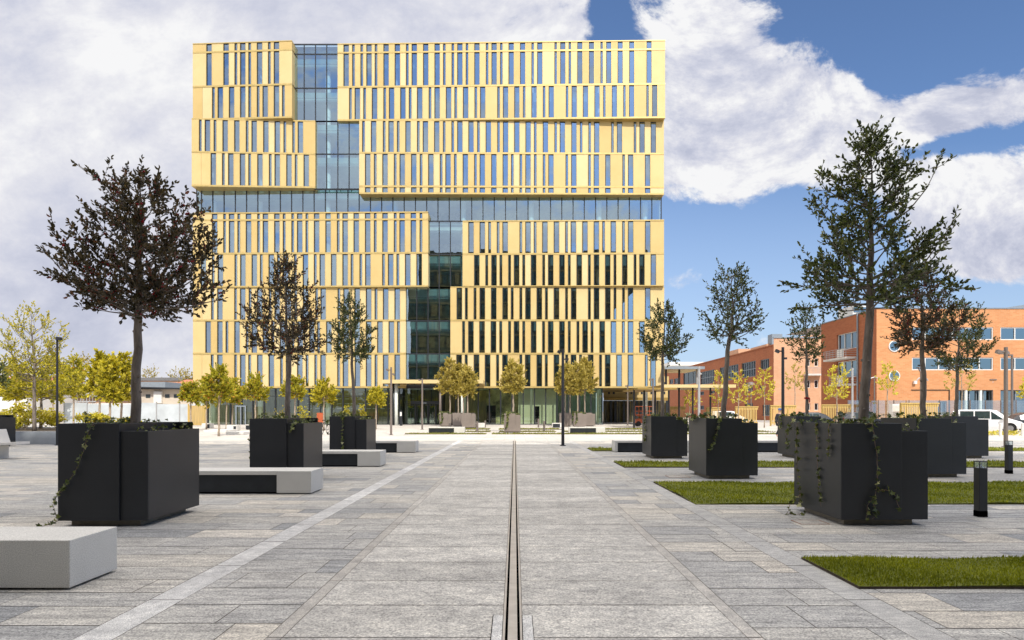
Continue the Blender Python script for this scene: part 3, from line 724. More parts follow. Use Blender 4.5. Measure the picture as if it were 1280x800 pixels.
#@@PLANTS
# ------------------------------------------------------------------ vegetation builders
def lerp_tab(tab, t):
    if t <= tab[0][0]: return tab[0][1]
    for (a, va), (b_, vb) in zip(tab, tab[1:]):
        if t <= b_: return va + (vb - va) * (t - a) / (b_ - a)
    return tab[-1][1]
def rvec(r=rnd):
    while True:
        v = Vector((r.uniform(-1, 1), r.uniform(-1, 1), r.uniform(-1, 1)))
        if 0.05 < v.length < 1: return v.normalized()
def leaf(mb, p, d, l, w_, m, tone, fold=.25):
    d = d.normalized(); n = rvec(); s = d.cross(n)
    if s.length < .1: s = d.cross(Vector((0, 0, 1)) + rvec() * .3)
    s.normalize(); n = s.cross(d)
    b1 = p + d * (l * .35); b2 = p + d * (l * .72); t = p + d * l + n * (-l * .08)
    e = s * (w_ * .5); e2 = s * (w_ * .36); u = n * (w_ * fold)
    k = len(mb.v); mb.v += [tuple(p), tuple(b1 + e + u), tuple(b2 + e2 + u), tuple(t), tuple(b2 - e2 + u), tuple(b1 - e + u)]
    mi = mb.mi(m)
    mb.f += [(k, k + 1, k + 2, k + 3), (k, k + 3, k + 4, k + 5)]; mb.m += [mi, mi]; mb.t += [tone, tone]
def small_leaf(mb, p, l, m, tone):
    d = rvec(); s = d.cross(rvec())
    if s.length < .1: return
    s = s.normalized() * l * .38; d = d * l
    mb.face([p, p + d * .5 + s, p + d, p + d * .5 - s], m, tone)

def tree(name, label, cat, base, axis, z0, z1, prof, tr, nprim, ntwig, nleaf, ll, lw, leafm, barkm='bark', seed=1, group=None,
         berries=0, up=.55, sprays=(), tone_mu=.45, twig_l=.34, drop=0.0, side=6):
    """axis: [(z, dx, dy)] trunk line above the base; z0..z1 crown span; prof: radius of the crown at 0..1"""
    r = random.Random(seed)
    root = thing(name, label, cat, base, 0, group)
    wood = MB(); lv = MB(); br_ = MB()
    def ax(z):
        return Vector((lerp_tab([(a[0], a[1]) for a in axis], z), lerp_tab([(a[0], a[2]) for a in axis], z), z))
    n = 14; pts = [ax(z1 * .97 * i / n) for i in range(n + 1)]
    for i in range(2, n): pts[i] += Vector((r.gauss(0, .012), r.gauss(0, .012), 0)) * (z1 / 4)
    rads = []
    for i in range(n + 1):
        z = z1 * .97 * i / n
        rads.append(tr * (1.12 if i == 0 else 1 - .28 * min(1, z / z0)) if z < z0 else tr * max(.10, .72 * (1 - (z - z0) / (z1 - z0)) ** 1.0))
    wood.tube(pts, rads, barkm, 9 if tr > .03 else 6)
    for i in range(int(10 if tr > .03 else 0)):      # knots
        z = r.uniform(.2, z0); a = r.uniform(0, 6.28); p = ax(z) + Vector((math.cos(a), math.sin(a), 0)) * tr * .8
        wood.ball(p, tr * .28, barkm, 5, 3)
    def leaves_on(pa, pb, cnt, big=1.0):
        d0 = pb - pa
        for i in range(cnt):
            t = (i + .5 + r.uniform(-.3, .3)) / cnt; p = pa + d0 * min(1, max(0.05, t))
            d = (d0.normalized() * .75 + rvec(r) * .85 + Vector((0, 0, .15)))
            tone = min(1, max(0, r.gauss(tone_mu, .24)))
            leaf(lv, p, d, ll * r.uniform(.7, 1.2) * big, lw * r.uniform(.75, 1.2) * big, leafm, tone)
        leaf(lv, pb, d0.normalized() + rvec(r) * .25, ll * big, lw * big, leafm, min(1, max(0, r.gauss(tone_mu + .1, .2))))
    ends = []
    for i in range(nprim):
        t = (i + r.uniform(.1, .9)) / nprim
        rr = lerp_tab(prof, t) * r.uniform(.55, 1.12)
        ends.append((t, rr, i * 2.399 + r.uniform(-.5, .5), False))
    for (tt, rr, aa) in sprays: ends.append((tt, rr, aa, True))
    for t, rr, a, thin in ends:
        ze = z0 + t * (z1 - z0); e = ax(min(ze, z1)) + Vector((math.cos(a) * rr, math.sin(a) * rr, 0)); e.z = ze
        zs = max(z0 + r.uniform(-.03, .30) * (z1 - z0) * (.4 + t), ze - rr * r.uniform(up, up + .5)); zs = min(zs, z1 * .95)
        st = ax(zs); mid = st.lerp(e, .5) + Vector((math.cos(a), math.sin(a), 0)) * rr * .10 - Vector((0, 0, 1)) * (ze - zs) * .12
        path = [st, st.lerp(mid, .55), mid, mid.lerp(e, .55) - Vector((0, 0, .02)), e]
        path = [p + (rvec(r) * .02 * rr if 0 < k < 4 else Vector()) for k, p in enumerate(path)]
        r0 = tr * .20 * (.6 + .5 * rr / max(.1, max(v for _, v in prof)))
        wood.tube(path, [r0, r0 * .8, r0 * .6, r0 * .42, r0 * .2], barkm, 5, cap=False)
        k = max(2, int(ntwig * (.35 + .75 * rr / max(v for _, v in prof)) * (.28 if thin else 1)))
        for j in range(k):
            q = r.uniform(.45 if thin else .22, 1.0) ** .8; seg = min(3, int(q * 4)); f = q * 4 - seg
            p = path[seg].lerp(path[seg + 1], f); tang = (path[seg + 1] - path[seg]).normalized()
            d = (tang * .7 + rvec(r) * .9 + Vector((0, 0, .35))).normalized()
            L = twig_l * r.uniform(.5, 1.15) * (.75 if thin else 1)
            pe = p + d * L + Vector((0, 0, L * .12))
            wood.tube([p, p.lerp(pe, .5) - Vector((0, 0, .01)), pe], [r0 * .30, r0 * .22, r0 * .12], barkm, 3, cap=False)
            leaves_on(p.lerp(pe, .2), pe, nleaf)
            if berries and r.random() < berries:
                for _ in range(r.randint(3, 7)):
                    c = p.lerp(pe, r.uniform(.2, .6)) + rvec(r) * .035; lv.ball(c, .012 * r.uniform(.8, 1.5), 'red_plastic', 5, 3)
        leaves_on(mid.lerp(e, .7), e, nleaf // 2 + 1)
    wood.obj("trunk", root, smooth=True); lv.obj("crown", root)
    return root

def ivy_strand(mb, st, pts, seed, nl, size=.055):
    r = random.Random(seed); st0 = st; st = MB(); st0.append(st); size *= 1.25; nl = int(nl * 1.5); pts = [Vector(p) for p in pts]
    fine = []
    for a, b_ in zip(pts, pts[1:]):
        for k in range(4): fine.append(a.lerp(b_, k / 4) + rvec(r) * .006)
    fine.append(pts[-1])
    st.tube(fine, [.0055 - .0035 * i / len(fine) for i in range(len(fine))], 'wood', 5, cap=False)
    for i in range(nl):
        p = fine[int((i + r.random()) / nl * (len(fine) - 1))]
        ivy_leaf(mb, p + rvec(r) * .02 + Vector((0, -.012, 0)), r, size * r.uniform(.45, 1.25))
def ivy_leaf(mb, p, r, s, tone=None):
    n = (Vector((0, -.7, .35)) + rvec(r) * .75).normalized(); u = n.cross(rvec(r)).normalized(); v = n.cross(u)
    tone = min(1, max(0, r.gauss(.5, .28))) if tone is None else tone
    shape = [(0, -.15), (.45, -.42), (.40, -.02), (.78, .18), (.30, .38), (0, 1.0), (-.30, .38), (-.78, .18), (-.40, -.02), (-.45, -.42)]
    k = len(mb.v); mi = mb.mi('ivy')
    for a, b_ in shape: mb.v.append(tuple(p + u * a * s * .75 + v * b_ * s * .75 + n * (abs(a) * .22 * s)))
    for q in ((0, 1, 2, 3, 4, 5), (0, 5, 6, 7, 8, 9)): mb.f.append(tuple(k + i for i in q)); mb.m.append(mi); mb.t.append(tone)

def bush(name, label, cat, base, rx, rz_, n, ll, m, seed, group=None, parent_stems=3, spiky=0.0):
    r = random.Random(seed); root = thing(name, label, cat, base, 0, group); lv = MB(); st = MB()
    cl = [(rvec(r) * r.uniform(.2, .75), r.uniform(.25, .5)) for _ in range(9)]
    for _ in range(n):
        c, cr = r.choice(cl); v = c + rvec(r) * cr * r.uniform(.3, 1)
        z = (v.z * .5 + .5); v = Vector((v.x * rx * (1 - spiky * z), v.y * rx * (1 - spiky * z), max(.02, z * rz_)))
        small_leaf(lv, v, ll * r.uniform(.7, 1.3), m, min(1, max(0, r.gauss(.35 + z * .3, .22))))
    for k in range(parent_stems):
        a = r.uniform(0, 6.28); st.tube([(0, 0, 0), (math.cos(a) * rx * .3, math.sin(a) * rx * .3, rz_ * .7)], [.02, .008], 'bark_pale', 5)
    st.obj("stem", root); lv.obj("foliage", root)
    return root

# ------------------------------------------------------------------ planters
WA, WB, DEP, ZB, ZA, ZL = .84, .38, 1.50, .095, 1.43, 1.325
def planter_mesh(met='black_steel'):
    """tall part on the west, lower part on the east, tall rear panel; returns bodies"""
    t = .02; A = MB(); B = MB(); Bk = MB(); pl = MB(); so_ = MB()
    def shell(mb, x0, x1, y0, y1, z0, z1):
        mb.box(x0, x1, y0, y0 + t, z0, z1, met); mb.box(x0, x1, y1 - t, y1, z0, z1, met)
        mb.box(x0, x0 + t, y0 + t, y1 - t, z0, z1, met); mb.box(x1 - t, x1, y0 + t, y1 - t, z0, z1, met)
        mb.box(x0 + t, x1 - t, y0 + t, y1 - t, z0, z0 + t, met)
    shell(A, 0, WA, 0, DEP, ZB, ZA)
    shell(B, WA + .003, WA + WB, .03, DEP - .035, ZB, ZL)
    Bk.box(WA + .003, WA + WB - .12, DEP - .032, DEP - .002, ZB, ZA, met)
    pl.box(.10, WA + WB - .16, .13, DEP - .15, .012, ZB - .002, 'plinth')
    so_.box(.022, WA - .022, .022, DEP - .022, 1.16, 1.25, 'soil'); so_.box(WA + .025, WA + WB - .022, .055, DEP - .06, 1.16, 1.25, 'soil')
    return A, B, Bk, pl, so_
def planter(x, y, label, group, met='black_steel', proto={}):
    root = thing("planter", label, "planter", (x, y, 0), 0, group)
    if met not in proto:
        A, B, Bk, pl, so_ = planter_mesh(met)
        proto[met] = [(A.obj("tall_box", root, bevel=.004)), (B.obj("low_box", root, bevel=.004)), (Bk.obj("rear_panel", root)), (pl.obj("plinth", root)), (so_.obj("soil", root))]
    else:
        for q in proto[met]:
            c = q.copy(); COL.objects.link(c); c.parent = root
    return root
PG = "dark steel planters on the shaded plaza"
PL = [  # x, y, label
    (-6.27, 8.78, "large dark steel planter holding the broad holly, a single ivy strand on its front"),
    (-6.05, 14.6, "dark steel planter standing between the two longest concrete benches"),
    (-6.14, 21.2, "smallest looking dark planter on the west side, ivy strand down its middle"),
    (4.52, 8.86, "large dark planter with several long ivy strands trailing down"),
    (4.47, 14.95, "dark planter between two wide turf strips under the tall narrow leaning holly"),
    (4.56, 21.4, "dark planter next to the pale stone line with ivy on its side"),
    (9.60, 15.3, "dark planter behind the ivy covered one, beside the tall turf strip bollard"),
    (9.40, 21.4, "dark planter holding the slim holly with a red tie on its trunk"),
    (14.72, 21.5, "easternmost dark planter in front of the white van"),
    (-24.2, 28.0, "dark planter beside the granite raised bed and pale lounge seat"),
]
for x, y, lab in PL: planter(x, y, lab, PG)

def z_at(py, Y): return gz(py, Y)
# six-plus holly trees, each with its own trunk line and crown
def holly(px_base, y, axis_px, top, bot, prof_px, label, seed, mat_='holly', berries=0, nprim=42, ntwig=11, nleaf=9, trunk=.062, sprays=(), ll=.074, **k):
    yy = y + .78
    X = gx(px_base, yy)
    ax = [(0, 0, 0)] + [(gz(py, yy) - 1.2, gx(px, yy) - X, 0) for px, py in axis_px]
    z0 = gz(bot, yy) - 1.2; z1 = gz(top, yy) - 1.2 - .30
    pr = [(a, max(.06, b_ * yy / F - (.16 if b_ > 15 else .05))) for a, b_ in prof_px]
    sp_ = [(t, w_ * yy / F, a) for t, w_, a in sprays]
    return tree("holly_tree", label, "tree", (X, yy, 1.2), ax, z0, z1, pr, trunk, int(nprim * 1.0), int(ntwig * 1.12), nleaf, ll, ll * .50, mat_, seed=seed, berries=berries,
                group="holly trees growing in the dark planters", sprays=sp_, **k)
holly(169, 8.78, [(172, 400), (178, 300), (175, 230)], 203, 396, [(0, 34), (.12, 72), (.3, 95), (.55, 100), (.75, 88), (.9, 64), (1, 30)],
      "broad crowned holly with red berries and one long low side branch", 3, 'holly_red', .16, nprim=60, ntwig=13, nleaf=10, trunk=.076, sprays=[(.50, 118, 3.2), (.12, 112, -.1), (.02, 70, .1), (.72, 80, 3.0), (.45, 92, .15), (1.0, 28, 2.6)])
holly(359.5, 14.6, [(361, 450), (357, 380)], 312, 448, [(0, 22), (.12, 46), (.35, 55), (.6, 44), (.85, 22), (1, 5)],
      "dense oval holly with scattered red berries behind the second bench", 5, 'holly_red', .12, nprim=50, ntwig=11, nleaf=9, trunk=.07, ll=.076)
holly(443, 21.2, [(440, 450), (438, 400)], 364, 452, [(0, 18), (.15, 33), (.4, 36), (.7, 26), (.9, 12), (1, 4)],
      "small rounded dark holly with a thin trunk, third in the western row", 8, 'holly', 0, nprim=44, ntwig=9, nleaf=9, trunk=.065, ll=.085)
holly(1078, 8.86, [(1084, 440), (1088, 380), (1088, 260)], 150, 388, [(0, 60), (.08, 92), (.22, 100), (.4, 84), (.6, 64), (.8, 50), (.92, 34), (1, 10)],
      "tallest holly, pointed crown with bare curved shoots near its top", 13, 'holly', 0, nprim=64, ntwig=13, nleaf=9, trunk=.078,
      sprays=[(.86, 90, .1), (.90, 70, .35), (.42, 112, .2), (.55, 108, .0), (.02, 88, 3.1), (.98, 22, 2.0), (1.0, 14, .6), (.66, 70, 3.2), (.78, 62, 3.0)])
holly(904, 14.95, [(909, 440), (917, 400), (914, 360)], 322, 428, [(0, 20), (.15, 36), (.4, 40), (.65, 36), (.85, 26), (1, 10)],
      "airy holly on a trunk leaning east, crown open enough to see sky", 17, 'holly', 0, nprim=40, ntwig=8, nleaf=7, trunk=.070, ll=.077)
holly(828, 21.4, [(828, 450), (830, 410)], 373, 452, [(0, 15), (.15, 32), (.4, 36), (.7, 28), (.9, 14), (1, 6)],
      "dark dense holly overlapping the east corner of the gold building", 21, 'holly', 0, nprim=40, ntwig=9, nleaf=9, trunk=.065, ll=.085)
holly(1155, 15.3, [(1153, 440), (1152, 380)], 326, 440, [(0, 22), (.12, 44), (.35, 50), (.6, 40), (.85, 22), (1, 6)],
      "holly with a few yellow leaves in front of the orange brick block", 25, 'holly_red', .10, nprim=48, ntwig=11, nleaf=9, trunk=.072, ll=.077)
holly(1009, 21.4, [(1008, 450), (1008, 400)], 374, 452, [(0, 12), (.2, 24), (.5, 27), (.75, 20), (1, 5)],
      "slim sparse holly with a red tie around its trunk", 29, 'holly', 0, nprim=32, ntwig=7, nleaf=7, trunk=.058, ll=.09)
holly(1195, 21.5, [(1197, 450), (1200, 400)], 368, 464, [(0, 18), (.15, 36), (.4, 44), (.65, 38), (.85, 24), (1, 8)],
      "easternmost holly, wide low crown over the long window band", 33, 'holly', .03, nprim=46, ntwig=10, nleaf=8, trunk=.068, ll=.085)
holly(-9, 28.0, [(-8, 450)], 445, 482, [(0, 12), (.4, 17), (1, 5)],
      "dark holly at the picture's west edge, mostly cut off", 37, 'holly', 0, nprim=22, ntwig=7, nleaf=7, trunk=.06, ll=.12)
# red tie
t = MB(); X = gx(1008.5, 22.18); t.tube([(X, 22.18, gz(499, 22.18)), (X, 22.18, gz(496.5, 22.18))], .085, 'red_plastic', 8); t.tube([(X + .06, 22.1, gz(497, 22)), (X + .05, 22.08, gz(503, 22))], .02, 'red_plastic', 5)
tag(t.obj("trunk_tie"), "red plastic tie around the slim holly trunk", "tie")

# ivy: ground cover in each planter and trailing strands
def ivy(x, y, label, strands, seed, nfill=70, size=.055):
    r = random.Random(seed); root = thing("ivy", label, "plant", (x, y, 1.25), 0, "ivy trailing over the planters")
    lv = MB(); st = []
    for _ in range(int(nfill * 1.6)):
        if r.random() < .6: p = (r.uniform(.04, WA - .04), r.uniform(.04, DEP - .05), r.uniform(.0, .24))
        else: p = (r.uniform(WA + .04, WA + WB - .04), r.uniform(.08, DEP - .08), r.uniform(.0, .15))
        ivy_leaf(lv, Vector(p), r, size * r.uniform(.6, 1.3))
    for _ in range(7):      # arching shoots above the rim
        a, b_ = r.uniform(.05, WA), r.uniform(.05, DEP - .1); h = r.uniform(.18, .30)
        ps = [(a, b_, .0), (a + r.uniform(-.05, .05), b_, h), (a + r.uniform(-.16, .16), b_ - .1, h + r.uniform(-.06, .05))]
        ivy_strand(lv, st, ps, r.random(), 7, size)
    for k, ps in enumerate(strands): ivy_strand(lv, st, ps[1:], seed * 7 + k, ps[0], size)
    lv.obj("leaves", root); [q.obj("vine_stem", root) for q in st]
def rel(x, y, Yd, pts):   # strand points measured on the photo at depth Yd
    return [(gx(a, Yd) - x, Yd - y, gz(b_, Yd) - 1.25) for a, b_ in pts]
y0 = 8.76 - .02
ivy(-6.27, 8.78, "single ivy strand curling down the front of the broad holly's planter",
    [[22] + [(.5, .1, .1)] + rel(-6.27, 8.78, y0, [(116, 530), (110, 541), (106, 557), (102, 571), (96, 585), (87, 600), (78, 612)]) ,
     [12] + rel(-6.27, 8.78, y0 - .02, [(78, 612), (70, 622), (67, 634), (72, 650)]), [5] + [(.02, -.03, -1.15), (-.1, -.06, -1.2), (-.2, -.1, -1.22)]], 41, 110)
y0 = 8.84 - .02
L4 = lambda pts: rel(4.52, 8.86, y0, pts)
ivy(4.52, 8.86, "bushy ivy with many long strands over two faces of the tallest holly's planter",
    [[20] + [(.3, .05, .12)] + L4([(1090, 528), (1093, 545), (1096, 570), (1097, 600), (1094, 618), (1085, 632), (1082, 652)]),
     [7] + L4([(1096, 614), (1108, 612), (1120, 620), (1125, 640)]), [6] + L4([(1094, 618), (1092, 632), (1098, 641), (1090, 649)]),
     [22] + [(.25, .7, .15), (-.02, .72, .16), (-.03, .65, -.1), (-.03, .62, -.5), (-.03, .60, -.8), (-.03, .52, -1.05)],
     [24] + [(.2, 1.2, .15), (-.06, 1.25, .16), (-.09, 1.2, -.2), (-.08, 1.22, -.6), (-.05, 1.15, -.95), (-.1, 1.1, -1.15)],
     [14] + [(.2, .35, .15), (-.02, .32, .15), (-.03, .30, -.15), (-.035, .33, -.35)],
     [12] + [(-.05, 1.15, -.95), (-.22, 1.1, -1.05), (-.32, 1.0, -1.22), (-.2, .95, -1.235), (-.05, .9, -1.2)],
     [14] + [(-.06, 1.4, .2), (-.16, 1.42, .0), (-.16, 1.4, -.3)]], 43, 150, .062)
ivy(4.47, 14.95, "ivy mound with a strand down the dark front under the leaning holly",
    [[20] + [(.35, .05, .15), (.3, -.03, .12), (.24, -.03, -.15), (.16, -.03, -.4), (.06, -.03, -.62)], [16] + [(.1, 1.3, .25), (-.1, 1.3, .25), (-.12, 1.25, .05), (-.2, 1.2, .1)], [12] + [(.2, .9, .2), (-.05, .9, .22), (-.1, .8, .1)]], 47, 120, .075)
ivy(4.56, 21.4, "short ivy strand on the west face of the planter by the pale stone line",
    [[18] + [(.15, .9, .15), (-.03, .9, .15), (-.03, .85, -.3), (-.03, .88, -.75)], [12] + [(.9, .05, .1), (1.0, 0, .1), (1.24, .1, -.1), (1.26, .12, -.35)]], 53, 100, .09)
ivy(9.60, 15.3, "ivy strand hanging over the front of the planter near the turf bollards",
    [[20] + [(.05, .05, .2), (.02, -.04, .15), (.0, -.04, -.2), (-.02, -.04, -.5), (.03, -.04, -.75)]], 59, 100, .075)
ivy(9.40, 21.4, "ivy cluster hanging beside the walking person",
    [[14] + [(.1, 1.2, .2), (-.04, 1.2, .15), (-.05, 1.1, -.3)]], 61, 110, .09)
ivy(14.72, 21.5, "sparse ivy in the planter in front of the white van", [], 67, 40, .08)
ivy(-6.05, 14.6, "yellowing ivy tuft with a loose strand beside the second western planter",
    [[10] + [(.1, .3, .15), (-.08, .3, .15), (-.14, .3, -.3), (-.1, .3, -.9), (-.16, .3, -1.15)], [8] + [(WA + .2, .05, .1), (WA + .15, 0, 0), (WA + .1, 0, -.15)]], 71, 120, .07)
ivy(-6.14, 21.2, "ivy strand hanging down the middle of the smallest looking western planter",
    [[26] + [(.45, .05, .15), (.45, -.04, .1), (.43, -.04, -.4), (.45, -.04, -.8), (.47, -.04, -1.0)], [8] + [(.05, .1, .1), (-.08, .1, .0), (-.08, .1, -.5)]], 73, 100, .09)
# small purple-grey shrubby fill seen over the rims as yellow shoots
bush("yellow_shrub", "bright yellow leafy shoot rising from the second western planter's far side", "shrub", (gx(383, 24.5), 24.5, .02), .42, gz(499, 24.5), 420, .09, 'yellow', 81, "bright yellow shrubs on the plaza")
bush("yellow_shrub", "pointed yellow shrub showing just west of the thin trunked holly", "shrub", (gx(432.5, 27.5), 27.5, .02), .34, gz(499, 27.5), 380, .10, 'yellow', 82, "bright yellow shrubs on the plaza", spiky=.5)
bush("yellow_shrub", "loose yellow shrub showing just east of the thin trunked holly", "shrub", (gx(453.5, 27.5), 27.5, .02), .36, gz(497, 27.5), 300, .10, 'yellow', 83, "bright yellow shrubs on the plaza", spiky=.4)
bush("yellow_shrub", "yellow shrub half hidden by the berried oval holly's trunk", "shrub", (gx(352, 26.5), 26.5, .02), .35, gz(492, 26.5), 300, .10, 'olive', 84, "bright yellow shrubs on the plaza")

#@@FURNITURE
for x0, x1, y0_, y1_, lab in ((4.03, 4.42, 9.0, 9.32, "small rusty edged utility cover beside the tallest holly's planter"), (3.72, 4.2, 15.3, 15.8, "rusty edged utility cover beside the leaning holly's planter")):
    q = MB(); q.box(x0, x1, y0_, y1_, .0112, .0135, 'thin')
    for a in ((x0 - .012, x0, y0_ - .012, y1_ + .012), (x1, x1 + .012, y0_ - .012, y1_ + .012), (x0, x1, y0_ - .012, y0_), (x0, x1, y1_, y1_ + .012)): q.box(*a, .0112, .0155, 'rust')
    tag(q.obj("utility_cover"), lab, "cover")

# ------------------------------------------------------------------ benches
def bench(x0, x1, y, label, group, dark=(None, None), dep=.78, h=.455, m='concrete', rz=0, th=.075):
    """slab seat on one solid block, black panel under the rest; (x0..x1) along the front edge, y = front"""
    L = x1 - x0; root = thing("bench", label, "bench", (x0, y, 0), rz, group); d0, d1 = dark
    d0 = 0 if d0 is None else d0 - x0; d1 = L if d1 is None else d1 - x0
    s = MB(); s.box(d0 + .001, d1 - .001, 0, dep, h - th, h, m); s.obj("seat", root, bevel=.006)
    if d0 > .01: b_ = MB(); b_.box(0, d0, 0, dep, .03, h, m); b_.obj("end_block", root, bevel=.008)
    if d1 < L - .01: b_ = MB(); b_.box(d1, L, 0, dep, .03, h, m); b_.obj("end_block", root, bevel=.008)
    b_ = MB(); b_.box(d0 + .004, d1 - .004, .05, dep - .05, .045, h - th - .003, 'bench_dark'); b_.obj("under_panel", root)
    f = MB(); f.box(.08, L - .08, .10, dep - .10, .011, .044, 'slot'); f.obj("foot", root)
    return root
BG = "concrete slab benches on the plaza"
bench(-6.9, -3.95, 5.68, "pale concrete bench end standing in front of the broad holly's planter", BG, (None, -5.2), dep=.68)
bench(-7.0, -3.90, 12.25, "long concrete bench with black recess between the two front western planters", BG, (None, -4.56))
bench(-7.0, -3.84, 18.3, "concrete bench just beyond the second western planter", BG, (None, -4.50))
bench(-7.0, -3.80, 24.5, "shortest looking grey bench at the end of the western row", BG, (None, -4.52))
bench(3.87, 6.9, 24.75, "bench with black recess on turf beside the planter by the pale line", BG, (3.98, 6.3))
bench(8.9, 11.9, 24.75, "bench with black recess half hidden by the leaning holly's planter", BG, (9.0, 11.3))
bench(gx(535.2, 46), gx(580.5, 46), 46.0, "sunlit white bench west of the single tree planter", BG, (gx(535.9, 46), gx(567.5, 46)), m='concrete_w')
bench(gx(711.5, 46), gx(756.5, 46), 46.0, "sunlit white bench east of the single tree planter", BG, (gx(712.6, 46), gx(745, 46)), m='concrete_w')
bench(gx(592, 62), gx(606, 62), 62.0, "tiny far bench beside the western golden tree group", BG, (gx(592.3, 62), gx(597, 62)), m='concrete_w')
bench(gx(690.5, 62), gx(705, 62), 62.0, "tiny far bench beside the eastern golden tree group", BG, (gx(691, 62), gx(700, 62)), m='concrete_w')
bench(gx(252, 60), gx(262.5, 60), 60, "white cube bench near the timber gate", BG, (gx(258.5, 60), gx(262, 60)), m='concrete_w')
bench(gx(283, 52), gx(295.5, 52), 52, "white cube bench in front of the grey side door", BG, (gx(291.5, 52), gx(295, 52)), m='concrete_w')
bench(gx(306.5, 55), gx(313.5, 55), 55, "small white bench tucked behind the berried oval holly's planter", BG, (gx(307, 55), gx(313, 55)), m='concrete_w')
st = MB(); st.box(gx(282, 43.5), gx(304, 43.5), 43.5, 46, .01, .20, 'concrete_w'); tag(st.obj("low_plinth", bevel=.02), "low white stone plinth beside the reddish young tree's trunk", "plinth")
st = MB(); st.box(gx(254, 47), gx(282.5, 47), 47, 49, .01, .22, 'concrete_w'); tag(st.obj("low_plinth", bevel=.02), "low white stone plinth behind the broad holly's planter corner", "plinth")
# pale lounge seat
ls = thing("lounge_seat", "pale concrete lounge seat with raised back beside the granite bed", "seat", (-18.22, 21.1, 0))
m_ = MB(); m_.hexa([(0, 0, .40), (1.78, 0, .50), (1.78, .6, .50), (0, .6, .40), (0, 0, .50), (1.78, 0, .58), (1.78, .6, .58), (0, .6, .50)], 'concrete_w'); m_.obj("seat", ls)
m_ = MB(); m_.hexa([(.9, .1, .52), (1.13, .1, .53), (1.13, .6, .53), (.9, .6, .52), (.75, .1, .98), (.98, .1, 1.0), (.98, .6, 1.0), (.75, .6, .98)], 'concrete_w'); m_.obj("backrest", ls)
m_ = MB(); m_.box(.5, 1.1, .04, .56, .01, .44, 'concrete_w'); m_.obj("leg", ls)

# far sunlit planters with golden trees
FG = "sunlit planters in front of the entrance"
far = [(630.0, 47.4, "lone sunlit grey planter on the axis with one golden tree"),
       (549.5, 66, "sunlit planter at the west end of the western trio"), (565.5, 66, "middle sunlit planter of the western trio"), (577.5, 60, "sunlit planter at the east end of the western trio"),
       (700.0, 66, "sunlit planter at the west end of the eastern trio"), (717.5, 63, "middle sunlit planter of the eastern trio, ivy on its corner"), (729.5, 67, "sunlit planter at the east end of the eastern trio")]
M['sunlit_steel'] = mat("steel_sunlit_colour", (.21, .175, .15), 0.6, 0.1, 0.1, 2)  # lighter copy of the dark planter steel, sunlight put into the colour
for px, Y, lab in far: planter(gx(px, Y), Y, lab, FG, 'sunlit_steel')
def golden(px, Y, top, bot, wpx, label, seed, m='olive', bark='bark_pale', zb=1.2, grp="golden trees in the sunlit planters", n=34, trunk=.075, dens=9, trunk_to=None, lfs=10, ls_=.20):
    r_ = wpx / 2 * Y / F
    return tree("golden_tree", label, "tree", (gx(px, Y), Y, zb), [(0, 0, 0), (4, .02, 0)], gz(bot, Y) - zb, gz(top, Y) - zb,
                [(0, r_ * .55), (.2, r_ * .95), (.5, r_), (.75, r_ * .75), (.92, r_ * .4), (1, r_ * .15)], trunk, n, dens, lfs, ls_, ls_ * .55, m, bark, seed, grp, twig_l=.5, tone_mu=.5, up=.9)
golden(641.5, 48.2, 454, 491, 27, "lone golden tree on the axis", 101)
golden(562.5, 66.7, 451, 492, 31, "golden tree at the west end of the western group", 102, ls_=.24)
golden(572.8, 66.9, 459, 493, 22, "second golden tree of the western group", 103, ls_=.24)
golden(579.0, 67.2, 460, 492, 20, "third golden tree of the western group", 104, ls_=.24)
golden(584.5, 60.8, 464, 493, 20, "golden tree closest to the axis in the western group", 105, ls_=.22)
golden(706.5, 66.8, 458, 492, 20, "golden tree at the west end of the eastern group, behind the black mast", 106, ls_=.24)
golden(712.5, 69, 460, 493, 20, "second golden tree of the eastern group", 107, ls_=.24)
golden(722.0, 63.8, 457, 492, 22, "third golden tree of the eastern group", 108, ls_=.23)
golden(731.0, 67.6, 450, 490, 27, "tallest golden tree of the eastern group", 109, ls_=.24)
for px, Y, sd in ((630.0, 47.4, 1), (717.5, 63, 2), (549.5, 66, 3)):
    ivy(gx(px, Y), Y, ["pale ivy on the lone axis planter", "pale ivy on the eastern trio's middle planter", "pale ivy on the western trio's end planter"][sd - 1],
        [[24] + [(.3, .05, .15), (.25, -.05, .1), (.3, -.05, -.5), (.1, -.05, -1.0)], [14] + [(.1, .1, .1), (-.1, .0, .0), (-.1, 0, -.7)]], 90 + sd, 90, .17)

# young trees along the building's west end
YG = "young trees in front of the gold building's west end"
def young(px, Y, top, bot, wpx, label, seed, m='green_gold', **k):
    r_ = wpx / 2 * Y / F
    return tree("young_tree", label, "tree", (gx(px, Y), Y, .01), [(0, 0, 0), (5, .03, 0)], gz(bot, Y), gz(top, Y),
                [(0, r_ * .5), (.2, r_), (.5, r_), (.75, r_ * .7), (1, r_ * .25)], k.pop('trunk', .07), k.pop('n', 30), k.pop('tw', 8), k.pop('nl', 9), k.get('ls', .2), k.pop('ls', .2) * .6, m, k.pop('bark', 'bark_pale'), seed, k.pop('grp', YG),
                twig_l=.5, tone_mu=.5, up=k.pop('up', 1.1))
young(238.5, 52, 482, 503, 18, "young tree standing alone by the timber gate", 201)
young(258.0, 56, 474, 505, 22, "young tree with a dark green crown near the building's west corner", 202)
young(273.5, 40.8, 463, 500, 30, "closest young tree with reddish shoots, trunk planted in open paving", 203)
young(283.0, 56, 478, 503, 20, "young tree behind the reddish one", 204)
young(290.5, 57, 476, 503, 22, "young tree just west of the grey side door", 205)
young(319.0, 54, 472, 501, 25, "young tree just east of the grey side door", 206)
